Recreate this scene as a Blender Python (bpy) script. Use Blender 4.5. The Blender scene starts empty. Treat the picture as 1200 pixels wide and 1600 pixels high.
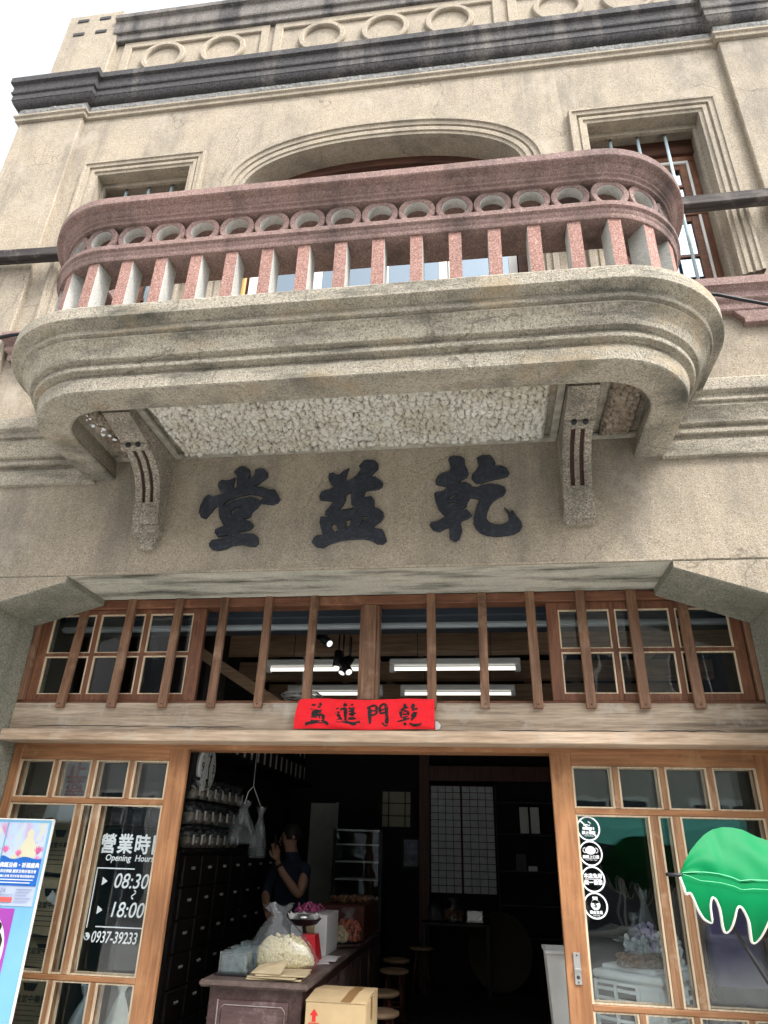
import bpy, bmesh, math, random
import numpy as np
from mathutils import Vector, Matrix
R = math.radians
random.seed(7)
C = bpy.context.scene.collection
scene = bpy.context.scene

# ------------------------------------------------------------------ camera
cam = bpy.data.cameras.new('camera')
camera = bpy.data.objects.new('camera', cam)
C.objects.link(camera)
cam.sensor_fit = 'VERTICAL'
cam.sensor_height = 36.0
cam.lens = 24.047
cam.clip_start = 0.05
cam.clip_end = 2000
_r = Vector((0.99089469, 0.13222762, 0.02536876))
_u = Vector((0.03538559, -0.43755664, 0.89849432))
_f = Vector((-0.12990604, 0.88941556, 0.4382515))
M = Matrix((( _r.x, _u.x, -_f.x, 0.0), (_r.y, _u.y, -_f.y, -4.0), (_r.z, _u.z, -_f.z, 1.55), (0, 0, 0, 1)))
camera.matrix_world = M
scene.camera = camera

# ------------------------------------------------------------------ light
SUN_EL, SUN_AZ = R(53), R(128)          # azimuth measured from +Y, clockwise
world = bpy.data.worlds.new('World')
scene.world = world
world.use_nodes = True
wn = world.node_tree
for n in list(wn.nodes):
    wn.nodes.remove(n)
sky = wn.nodes.new('ShaderNodeTexSky')
sky.sky_type = 'NISHITA'
sky.sun_disc = False
sky.sun_elevation = SUN_EL
sky.sun_rotation = SUN_AZ
sky.air_density = 1.0
sky.dust_density = 4.0
sky.ozone_density = 1.0
hs = wn.nodes.new('ShaderNodeHueSaturation')   # thin bright overcast: the blue is washed out
hs.inputs['Saturation'].default_value = 0.12
hs.inputs['Value'].default_value = 1.0
bg = wn.nodes.new('ShaderNodeBackground')
bg.inputs['Strength'].default_value = 0.15
wo = wn.nodes.new('ShaderNodeOutputWorld')
wn.links.new(sky.outputs[0], hs.inputs['Color'])
wn.links.new(hs.outputs[0], bg.inputs['Color'])
wn.links.new(bg.outputs[0], wo.inputs['Surface'])
sun = bpy.data.lights.new('sun', 'SUN')
sun.energy = 1.25
sun.angle = R(10)
sun.color = (1.0, 0.97, 0.93)
so = bpy.data.objects.new('sun', sun)
C.objects.link(so)
_sd = Vector((math.sin(SUN_AZ) * math.cos(SUN_EL), math.cos(SUN_AZ) * math.cos(SUN_EL), math.sin(SUN_EL)))
so.rotation_euler = _sd.to_track_quat('Z', 'Y').to_euler()
so.location = (0, -10, 20)
scene.view_settings.view_transform = 'Standard'
scene.view_settings.look = 'None'
scene.view_settings.gamma = 1.0
scene.view_settings.use_curve_mapping = False
scene.view_settings.exposure = 1.85
scene.cycles.max_bounces = 8
scene.cycles.transparent_max_bounces = 16
scene.cycles.use_denoising = True

# ------------------------------------------------------------------ materials
class NT:
    def __init__(self, name):
        self.m = bpy.data.materials.new(name)
        self.m.use_nodes = True
        self.t = self.m.node_tree
        for n in list(self.t.nodes):
            self.t.nodes.remove(n)
        self.out = self.t.nodes.new('ShaderNodeOutputMaterial')
        self._pos = None
    def n(self, kind, **kw):
        nd = self.t.nodes.new('ShaderNode' + kind)
        for k, v in kw.items():
            setattr(nd, k, v)
        return nd
    def l(self, a, b):
        self.t.links.new(a, b)
    def pos(self, scale=(1, 1, 1)):
        if self._pos is None:
            self._pos = self.n('NewGeometry').outputs['Position']
        if tuple(scale) == (1, 1, 1):
            return self._pos
        mp = self.n('Mapping')
        mp.inputs['Scale'].default_value = scale
        self.l(self._pos, mp.inputs['Vector'])
        return mp.outputs[0]
    def noise(self, scale, detail=3, vec=(1, 1, 1), rough=0.55, dist=0.0):
        nd = self.n('TexNoise')
        nd.inputs['Scale'].default_value = scale
        nd.inputs['Detail'].default_value = detail
        nd.inputs['Roughness'].default_value = rough
        nd.inputs['Distortion'].default_value = dist
        self.l(self.pos(vec), nd.inputs['Vector'])
        return nd.outputs['Fac']
    def vor(self, scale, feature='F1', vec=(1, 1, 1)):
        nd = self.n('TexVoronoi', feature=feature)
        nd.inputs['Scale'].default_value = scale
        self.l(self.pos(vec), nd.inputs['Vector'])
        return nd
    def ramp(self, fac, stops):
        nd = self.n('ValToRGB')
        e = nd.color_ramp.elements
        while len(e) < len(stops):
            e.new(0.5)
        for i, (p, c) in enumerate(stops):
            e[i].position = p
            e[i].color = (c, c, c, 1) if isinstance(c, (int, float)) else (*c, 1)
        self.l(fac, nd.inputs['Fac'])
        return nd.outputs['Color']
    def mix(self, fac, a, b, mode='MIX'):
        nd = self.n('MixRGB', blend_type=mode)
        for s, v in ((nd.inputs['Fac'], fac), (nd.inputs['Color1'], a), (nd.inputs['Color2'], b)):
            if isinstance(v, (int, float)):
                s.default_value = v if s.type == 'VALUE' else (v, v, v, 1)
            elif isinstance(v, tuple):
                s.default_value = (*v, 1)
            else:
                self.l(v, s)
        return nd.outputs[0]
    def bump(self, h, strength=0.3, dist=0.01):
        nd = self.n('Bump')
        nd.inputs['Strength'].default_value = strength
        nd.inputs['Distance'].default_value = dist
        self.l(h, nd.inputs['Height'])
        return nd.outputs[0]
    def bsdf(self, col, rough=0.8, normal=None, spec=0.3, metal=0.0, **kw):
        b = self.n('BsdfPrincipled')
        if isinstance(col, tuple):
            b.inputs['Base Color'].default_value = (*col, 1)
        else:
            self.l(col, b.inputs['Base Color'])
        if isinstance(rough, (int, float)):
            b.inputs['Roughness'].default_value = rough
        else:
            self.l(rough, b.inputs['Roughness'])
        b.inputs['Specular IOR Level'].default_value = spec
        b.inputs['Metallic'].default_value = metal
        for k, v in kw.items():
            b.inputs[k].default_value = v
        if normal is not None:
            self.l(normal, b.inputs['Normal'])
        self.l(b.outputs[0], self.out.inputs['Surface'])
        return b

def plaster(name, base, alt, dark, light, cell=105, speck=0.45, stain=None, stain_amt=0.6, stain_lo=0.5, vstreak=(3.0, 3.0, 0.5), bump=0.35, rust=None, bloom=None, crack=0.0, drip=None):
    k = NT(name)
    big = k.ramp(k.noise(1.3, 5), [(0.36, 0.0), (0.66, 1.0)])
    col = k.mix(big, base, alt)
    med = k.ramp(k.noise(9, 4), [(0.3, 0.86), (0.7, 1.1)])
    col = k.mix(1.0, col, med, 'MULTIPLY')
    v = k.vor(cell)
    cellv = k.n('SeparateColor')
    k.l(v.outputs['Color'], cellv.inputs[0])
    sp = k.ramp(cellv.outputs[0], [(0.0, dark), (0.34, base), (0.62, base), (1.0, light)])
    col = k.mix(speck, col, sp)
    fine = k.ramp(k.noise(cell * 2.2, 2), [(0.3, 0.72), (0.7, 1.25)])
    col = k.mix(0.8, col, fine, 'MULTIPLY')
    if stain is not None:
        st = k.ramp(k.noise(1.0, 6, vstreak, 0.65), [(stain_lo, 0.0), (stain_lo + 0.22, 1.0)])
        f = k.mix(1.0, st, stain_amt, 'MULTIPLY')
        col = k.mix(f, col, stain)
    if drip is not None:    # narrow grimy runs
        col = k.mix(k.ramp(k.noise(7.0, 4, (1.5, 1.5, 0.10), 0.6), [(0.59, 0.0), (0.73, 0.42)]), col, drip)
    if crack:               # hairline cracks, only here and there
        nz = k.n('TexNoise'); nz.inputs['Scale'].default_value = 3.0; nz.inputs['Detail'].default_value = 5; k.l(k.pos(), nz.inputs['Vector'])
        ad = k.n('VectorMath', operation='MULTIPLY_ADD'); k.l(nz.outputs['Color'], ad.inputs[0]); ad.inputs[1].default_value = (0.5, 0.5, 0.5); k.l(k.pos(), ad.inputs[2])
        ve = k.n('TexVoronoi', feature='DISTANCE_TO_EDGE'); ve.inputs['Scale'].default_value = crack; k.l(ad.outputs[0], ve.inputs['Vector'])
        ln = k.ramp(ve.outputs['Distance'], [(0.0, 0.75), (0.007, 0.0)])
        ms = k.ramp(k.noise(0.9, 3), [(0.48, 0.0), (0.56, 1.0)])
        col = k.mix(k.mix(1.0, ln, ms, 'MULTIPLY'), col, dark)
    if bloom is not None:   # pale washed-out patches and lime runs
        col = k.mix(k.ramp(k.noise(2.3, 6, (1.0, 1.0, 0.8), 0.7), [(0.55, 0.0), (0.70, 0.55)]), col, bloom)
        col = k.mix(k.ramp(k.noise(6.0, 3, (1.6, 1.6, 0.12), 0.6), [(0.62, 0.0), (0.72, 0.35)]), col, bloom)
    if rust is not None:
        col = k.mix(k.ramp(k.noise(2.7, 4, (1, 1, 2.5)), [(0.56, 0.0), (0.72, 0.5)]), col, rust)
    h = k.mix(0.5, v.outputs['Distance'], k.noise(cell * 1.4, 3))
    k.bsdf(col, 0.9, k.bump(h, bump, 0.012), 0.2)
    return k.m

def cornice_mat(name='cornice_weathered', shift=0.0):
    k = NT(name)
    sx = k.n('SeparateXYZ'); k.l(k.pos(), sx.inputs[0])
    mr = k.n('MapRange'); k.l(sx.outputs[0], mr.inputs[0])
    mr.inputs[1].default_value = -4.5; mr.inputs[2].default_value = 2.6; mr.inputs[3].default_value = 0.20 - shift; mr.inputs[4].default_value = 0.0 - shift
    st = k.noise(1.0, 5, (3.2, 3.2, 0.45), 0.62)
    ad = k.n('Math', operation='ADD'); k.l(st, ad.inputs[0]); k.l(mr.outputs[0], ad.inputs[1])
    f = k.ramp(ad.outputs[0], [(0.44, 0.0), (0.60, 1.0)])
    v = k.vor(100); sc = k.n('SeparateColor'); k.l(v.outputs['Color'], sc.inputs[0])
    pale = k.mix(sc.outputs[0], (0.11, 0.10, 0.095), (0.21, 0.19, 0.17))
    dark = k.mix(sc.outputs[0], (0.034, 0.034, 0.038), (0.082, 0.078, 0.078))
    col = k.mix(f, pale, dark)
    k.bsdf(col, 0.9, k.bump(k.noise(140, 3), 0.3, 0.01), 0.2)
    return k.m

def wood(name, a, b, axis='X', rough=0.5, grain=16, dark=None, bump=0.15, wear=None, spec=0.35, knots=False):
    k = NT(name)
    s = {'X': (0.07, 1, 1), 'Y': (1, 0.07, 1), 'Z': (1, 1, 0.07)}[axis]
    g = k.noise(grain * 3, 5, s, 0.6, 0.4)
    col = k.mix(k.ramp(g, [(0.32, 0.0), (0.68, 1.0)]), a, b)
    g2 = k.ramp(k.noise(grain * 9, 3, s), [(0.35, 0.7), (0.6, 1.1)])
    col = k.mix(0.7, col, g2, 'MULTIPLY')
    big = k.ramp(k.noise(2.6, 3), [(0.3, 0.78), (0.7, 1.16)])
    col = k.mix(0.8, col, big, 'MULTIPLY')
    if dark is not None:
        col = k.mix(k.ramp(k.noise(7, 5, s, 0.7), [(0.56, 0.0), (0.68, 0.75)]), col, dark)
    if wear is not None:
        col = k.mix(k.ramp(k.noise(5, 5, (1, 1, 1), 0.7), [(0.54, 0.0), (0.7, 0.8)]), col, wear)
    if knots:
        kv = k.vor(3.1, 'F1', (1.0, 0.4, 2.2))
        col = k.mix(k.ramp(kv.outputs['Distance'], [(0.03, 0.85), (0.075, 0.0)]), col, (0.075, 0.045, 0.03))
        cr = k.noise(2.0, 6, (0.5, 6, 9), 0.7, 0.5)
        col = k.mix(k.ramp(cr, [(0.60, 0.0), (0.66, 0.6)]), col, (0.07, 0.05, 0.04))
    k.bsdf(col, rough, k.bump(g, bump, 0.006), spec)
    return k.m

def plain(name, col, rough=0.6, var=0.12, scale=6, spec=0.3, metal=0.0, bump=0.0, bscale=60, **kw):
    k = NT(name)
    c = k.mix(1.0, col, k.ramp(k.noise(scale, 4), [(0.3, 1 - var), (0.7, 1 + var)]), 'MULTIPLY')
    nrm = k.bump(k.noise(bscale, 3), bump, 0.01) if bump else None
    k.bsdf(c, rough, nrm, spec, metal, **kw)
    return k.m

def glass(name, tint=(0.9, 0.95, 0.95), ior=1.5, rough=0.0, body=0.0, bodycol=(0.5, 0.5, 0.5), gain=1.0):
    k = NT(name)
    fr = k.n('Fresnel')
    bf = k.n('NewGeometry').outputs['Backfacing']      # same reflectance from either side of a thin sheet
    io = k.n('MapRange'); k.l(bf, io.inputs[0]); io.inputs[3].default_value = ior; io.inputs[4].default_value = 1.0 / ior
    k.l(io.outputs[0], fr.inputs['IOR'])
    tr = k.n('BsdfTransparent')
    tr.inputs[0].default_value = (*tint, 1)
    gl = k.n('BsdfGlossy')
    gl.inputs['Color'].default_value = (*(gain if isinstance(gain, tuple) else (gain,) * 3), 1)
    gl.inputs['Roughness'].default_value = rough
    k.l(k.bump(k.noise(2.2, 2), 0.05, 0.05), gl.inputs['Normal'])
    base = tr.outputs[0]
    if body:
        df = k.n('BsdfDiffuse')
        df.inputs[0].default_value = (*bodycol, 1)
        mx0 = k.n('MixShader')
        mx0.inputs[0].default_value = body
        k.l(tr.outputs[0], mx0.inputs[1])
        k.l(df.outputs[0], mx0.inputs[2])
        base = mx0.outputs[0]
    mx = k.n('MixShader')
    k.l(fr.outputs[0], mx.inputs[0])
    k.l(base, mx.inputs[1])
    k.l(gl.outputs[0], mx.inputs[2])
    k.l(mx.outputs[0], k.out.inputs['Surface'])
    return k.m

def emit(name, col, s):
    k = NT(name)
    e = k.n('Emission')
    e.inputs[0].default_value = (*col, 1)
    e.inputs[1].default_value = s
    k.l(e.outputs[0], k.out.inputs['Surface'])
    return k.m

MT = {}
MT['wall'] = plaster('granolithic_wall', (0.342, 0.287, 0.212), (0.265, 0.23, 0.18), (0.13, 0.105, 0.082), (0.52, 0.465, 0.40), 150, 0.5, (0.135, 0.122, 0.105), 0.7, 0.47, (2.2, 2.2, 0.7), 0.35, None, (0.42, 0.37, 0.31), 0.9, (0.15, 0.13, 0.11))
MT['wall_pale'] = plaster('granolithic_trim', (0.35, 0.297, 0.225), (0.275, 0.24, 0.19), (0.13, 0.105, 0.08), (0.50, 0.44, 0.37), 140, 0.5, (0.15, 0.135, 0.115), 0.65, 0.5)
MT['slab'] = plaster('balcony_slab_stone', (0.345, 0.31, 0.245), (0.235, 0.215, 0.175), (0.10, 0.088, 0.068), (0.54, 0.485, 0.40), 140, 0.6, (0.055, 0.056, 0.048), 0.9, 0.475, (1.8, 1.8, 8.0), 0.45, (0.34, 0.25, 0.14), None, 1.1, (0.10, 0.09, 0.075))
MT['string'] = plaster('string_course_stone', (0.335, 0.297, 0.235), (0.23, 0.21, 0.17), (0.09, 0.08, 0.06), (0.52, 0.47, 0.39), 140, 0.6, (0.06, 0.06, 0.05), 0.88, 0.465, (1.5, 1.5, 6.0))
MT['soffit'] = plaster('soffit_concrete', (0.54, 0.52, 0.44), (0.40, 0.405, 0.34), (0.16, 0.16, 0.13), (0.56, 0.55, 0.48), 110, 0.3, (0.055, 0.06, 0.046), 0.92, 0.46, (1.6, 9.0, 1.0), 0.2)
MT['haunch'] = plaster('haunch_concrete', (0.235, 0.228, 0.185), (0.165, 0.168, 0.135), (0.07, 0.07, 0.055), (0.40, 0.385, 0.33), 130, 0.6, (0.10, 0.108, 0.078), 0.6, 0.48)
MT['pink'] = plaster('pink_terrazzo', (0.31, 0.172, 0.142), (0.255, 0.15, 0.127), (0.14, 0.06, 0.05), (0.55, 0.39, 0.34), 160, 0.6, (0.12, 0.08, 0.07), 0.5, 0.56)
MT['rail'] = plaster('rail_terrazzo', (0.265, 0.172, 0.15), (0.20, 0.14, 0.128), (0.11, 0.062, 0.056), (0.46, 0.355, 0.325), 160, 0.5, (0.055, 0.042, 0.04), 0.8, 0.47)
MT['cornice'] = cornice_mat()
MT['coping'] = cornice_mat('coping_weathered', 0.16)
MT['rough'] = plaster('roughcast_band', (0.33, 0.325, 0.31), (0.20, 0.20, 0.195), (0.12, 0.12, 0.12), (0.5, 0.48, 0.44), 120, 0.35, (0.10, 0.10, 0.11), 0.7, 0.55)
MT['grey_side'] = plaster('baluster_grey', (0.46, 0.45, 0.42), (0.38, 0.38, 0.36), (0.22, 0.22, 0.2), (0.58, 0.57, 0.54), 110, 0.3)
def lumpy_mat(name, a, b, rust, dirt):
    k = NT(name)
    c = k.mix(k.ramp(k.noise(3.2, 5), [(0.35, 0.0), (0.7, 1.0)]), a, b)
    c = k.mix(k.ramp(k.noise(11, 5), [(0.50, 0.0), (0.68, 0.7)]), c, rust)
    c = k.mix(k.ramp(k.noise(1.7, 5, (1, 1.6, 1), 0.65), [(0.50, 0.0), (0.66, 0.65)]), c, rust)
    at = k.n('Attribute', attribute_name='dirt')
    c = k.mix(at.outputs['Fac'], c, dirt)
    hh = k.mix(0.5, k.noise(45, 5, (1, 1, 1), 0.7, 1.2), k.vor(48).outputs['Distance'])
    k.bsdf(c, 0.9, k.bump(hh, 0.85, 0.02), 0.2)
    return k.m
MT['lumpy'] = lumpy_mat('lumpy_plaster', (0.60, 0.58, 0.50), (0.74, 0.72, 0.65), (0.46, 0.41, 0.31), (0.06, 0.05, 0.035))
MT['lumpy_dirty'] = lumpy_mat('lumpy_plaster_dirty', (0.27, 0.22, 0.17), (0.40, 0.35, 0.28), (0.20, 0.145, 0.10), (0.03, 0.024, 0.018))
MT['limewash'] = plain('limewash_line', (0.56, 0.58, 0.52), 0.9, 0.25, 14)
MT['ink'] = plaster('black_carving', (0.022, 0.025, 0.033), (0.036, 0.040, 0.048), (0.012, 0.014, 0.02), (0.06, 0.07, 0.09), 60, 0.3, (0.13, 0.14, 0.16), 0.5, 0.62, (6, 6, 2), 0.25)
MT['beamwood'] = wood('weathered_beam', (0.48, 0.39, 0.30), (0.26, 0.20, 0.145), 'X', 0.8, 9, (0.07, 0.05, 0.038), 0.4, (0.42, 0.38, 0.33), 0.15, True)
MT['beamwood2'] = wood('weathered_lip_beam', (0.56, 0.43, 0.32), (0.37, 0.26, 0.175), 'X', 0.8, 9, (0.10, 0.07, 0.05), 0.3, (0.46, 0.39, 0.31), 0.15, True)
MT['slat'] = wood('brown_slat', (0.25, 0.135, 0.078), (0.13, 0.063, 0.035), 'Z', 0.55, 12, (0.055, 0.025, 0.014), 0.2, (0.30, 0.19, 0.125))
MT['sash'] = wood('red_brown_sash', (0.20, 0.083, 0.043), (0.11, 0.043, 0.022), 'X', 0.55, 12, None, 0.15, (0.27, 0.13, 0.07))
MT['sashz'] = wood('red_brown_sash_upright', (0.20, 0.085, 0.044), (0.11, 0.044, 0.023), 'Z', 0.55, 12, None, 0.15, (0.27, 0.13, 0.07))
MT['door'] = wood('orange_door_wood', (0.42, 0.205, 0.095), (0.265, 0.115, 0.05), 'Z', 0.42, 7, None, 0.1, (0.43, 0.215, 0.095))
MT['doorx'] = wood('orange_door_rail', (0.42, 0.205, 0.095), (0.265, 0.115, 0.05), 'X', 0.42, 7, None, 0.1, (0.46, 0.26, 0.13))
MT['muntin'] = wood('door_muntin', (0.38, 0.21, 0.11), (0.24, 0.115, 0.055), 'Z', 0.5, 12, None, 0.15, (0.5, 0.36, 0.23))
MT['bead'] = wood('pale_putty_bead', (0.68, 0.56, 0.40), (0.52, 0.40, 0.27), 'Z', 0.6, 10, None, 0.1)
MT['darkwood'] = wood('dark_counter_wood', (0.085, 0.045, 0.04), (0.045, 0.022, 0.02), 'Y', 0.4, 10, None, 0.15, (0.16, 0.11, 0.095))
MT['countertop'] = wood('worn_counter_top', (0.16, 0.115, 0.10), (0.085, 0.06, 0.053), 'Y', 0.45, 8, None, 0.15, (0.25, 0.2, 0.18))
MT['blackwood'] = wood('cabinet_wood', (0.013, 0.009, 0.008), (0.008, 0.0055, 0.005), 'Z', 0.5, 10)
MT['redwood'] = wood('red_box_wood', (0.11, 0.028, 0.018), (0.07, 0.017, 0.011), 'X', 0.45, 9)
MT['postwood'] = wood('interior_post', (0.10, 0.032, 0.018), (0.06, 0.018, 0.01), 'Z', 0.5, 9)
MT['ceilwood'] = wood('ceiling_beam_wood', (0.34, 0.225, 0.14), (0.22, 0.135, 0.085), 'X', 0.6, 8, None, 0.1)
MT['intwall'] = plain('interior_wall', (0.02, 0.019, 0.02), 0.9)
MT['glass'] = glass('window_glass', (0.95, 0.97, 0.97), 1.46)
MT['skyglass'] = glass('balcony_glass', (0.25, 0.3, 0.34), 3.2, gain=(0.74, 0.88, 1.0))
MT['clear'] = glass('jar_glass', (0.86, 0.9, 0.9), 1.45, 0.02, 0.05, (0.6, 0.65, 0.68))
MT['film'] = glass('plastic_film', (0.9, 0.92, 0.94), 1.45, 0.08, 0.07, (0.75, 0.78, 0.82))
MT['white_vinyl'] = plain('white_vinyl', (0.86, 0.88, 0.90), 0.5, 0.03)
MT['iron'] = plain('pale_blue_iron', (0.42, 0.53, 0.56), 0.5, 0.1)
MT['whitepaint'] = plain('white_window_paint', (0.72, 0.71, 0.68), 0.5, 0.08)
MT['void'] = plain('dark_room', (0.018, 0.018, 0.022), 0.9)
MT['red'] = plain('red_paper', (0.78, 0.012, 0.022), 0.7, 0.08, 18, bump=0.12, bscale=9)
MT['black'] = plain('black_ink', (0.016, 0.013, 0.014), 0.55, 0.3, 40)
MT['leaf'] = plain('green_leaf_fabric', (0.0, 0.16, 0.05), 0.5, 0.05, 5, 0.1, bump=0.08, bscale=4)
MT['piping'] = plain('white_piping', (0.72, 0.70, 0.62), 0.7, 0.08)
MT['blackmetal'] = plain('black_metal', (0.018, 0.018, 0.02), 0.4, 0.1)
MT['steel'] = plain('worn_steel', (0.55, 0.55, 0.55), 0.32, 0.1, 20, metal=0.9)
MT['rollershutter'] = plain('grey_shutter_rail', (0.42, 0.47, 0.50), 0.45, 0.08, metal=0.3)
MT['shutterbox'] = plain('dark_shutter_box', (0.035, 0.045, 0.058), 0.5, 0.1)
MT['cable'] = plain('black_cable', (0.01, 0.011, 0.014), 0.5)
MT['pole'] = wood('weathered_black_pole', (0.075, 0.065, 0.06), (0.028, 0.025, 0.027), 'X', 0.8, 9, None, 0.3, (0.15, 0.13, 0.12), 0.15)
MT['ground'] = plain('street_concrete', (0.37, 0.365, 0.35), 0.9, 0.2, 1.5, 0.2, bump=0.2, bscale=90)
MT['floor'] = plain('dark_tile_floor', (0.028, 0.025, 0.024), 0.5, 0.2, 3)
MT['skin'] = plain('skin', (0.30, 0.165, 0.115), 0.55, 0.05)
MT['hair'] = plain('black_hair', (0.012, 0.01, 0.01), 0.55)
MT['navy'] = plain('navy_shirt', (0.012, 0.017, 0.034), 0.85, 0.15, 12)
MT['purple'] = plain('purple_shirt', (0.24, 0.19, 0.42), 0.85, 0.15, 9, bump=0.25, bscale=14)
MT['trousers'] = plain('dark_trousers', (0.02, 0.02, 0.024), 0.85)
MT['kraft'] = plain('kraft_paper', (0.50, 0.40, 0.25), 0.8, 0.12, 14, bump=0.25, bscale=22)
MT['carton'] = plain('corrugated_carton', (0.47, 0.345, 0.19), 0.8, 0.07, 8, bump=0.1, bscale=30)
MT['tape'] = plain('brown_tape', (0.27, 0.155, 0.065), 0.35, 0.08)
MT['white'] = plain('white_plastic', (0.70, 0.71, 0.70), 0.45, 0.05)
MT['coolgrey'] = plain('cooler_plastic', (0.74, 0.78, 0.80), 0.4, 0.05)
MT['paper'] = plain('white_paper', (0.74, 0.74, 0.74), 0.8, 0.05, bump=0.1, bscale=20)
MT['tube'] = emit('fluorescent_tube', (1.0, 0.97, 0.86), 0.5)
MT['spot'] = emit('spot_lens', (1.0, 0.97, 0.9), 0.5)
MT['slot'] = plain('dark_slot', (0.03, 0.03, 0.035), 0.8)
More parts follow.
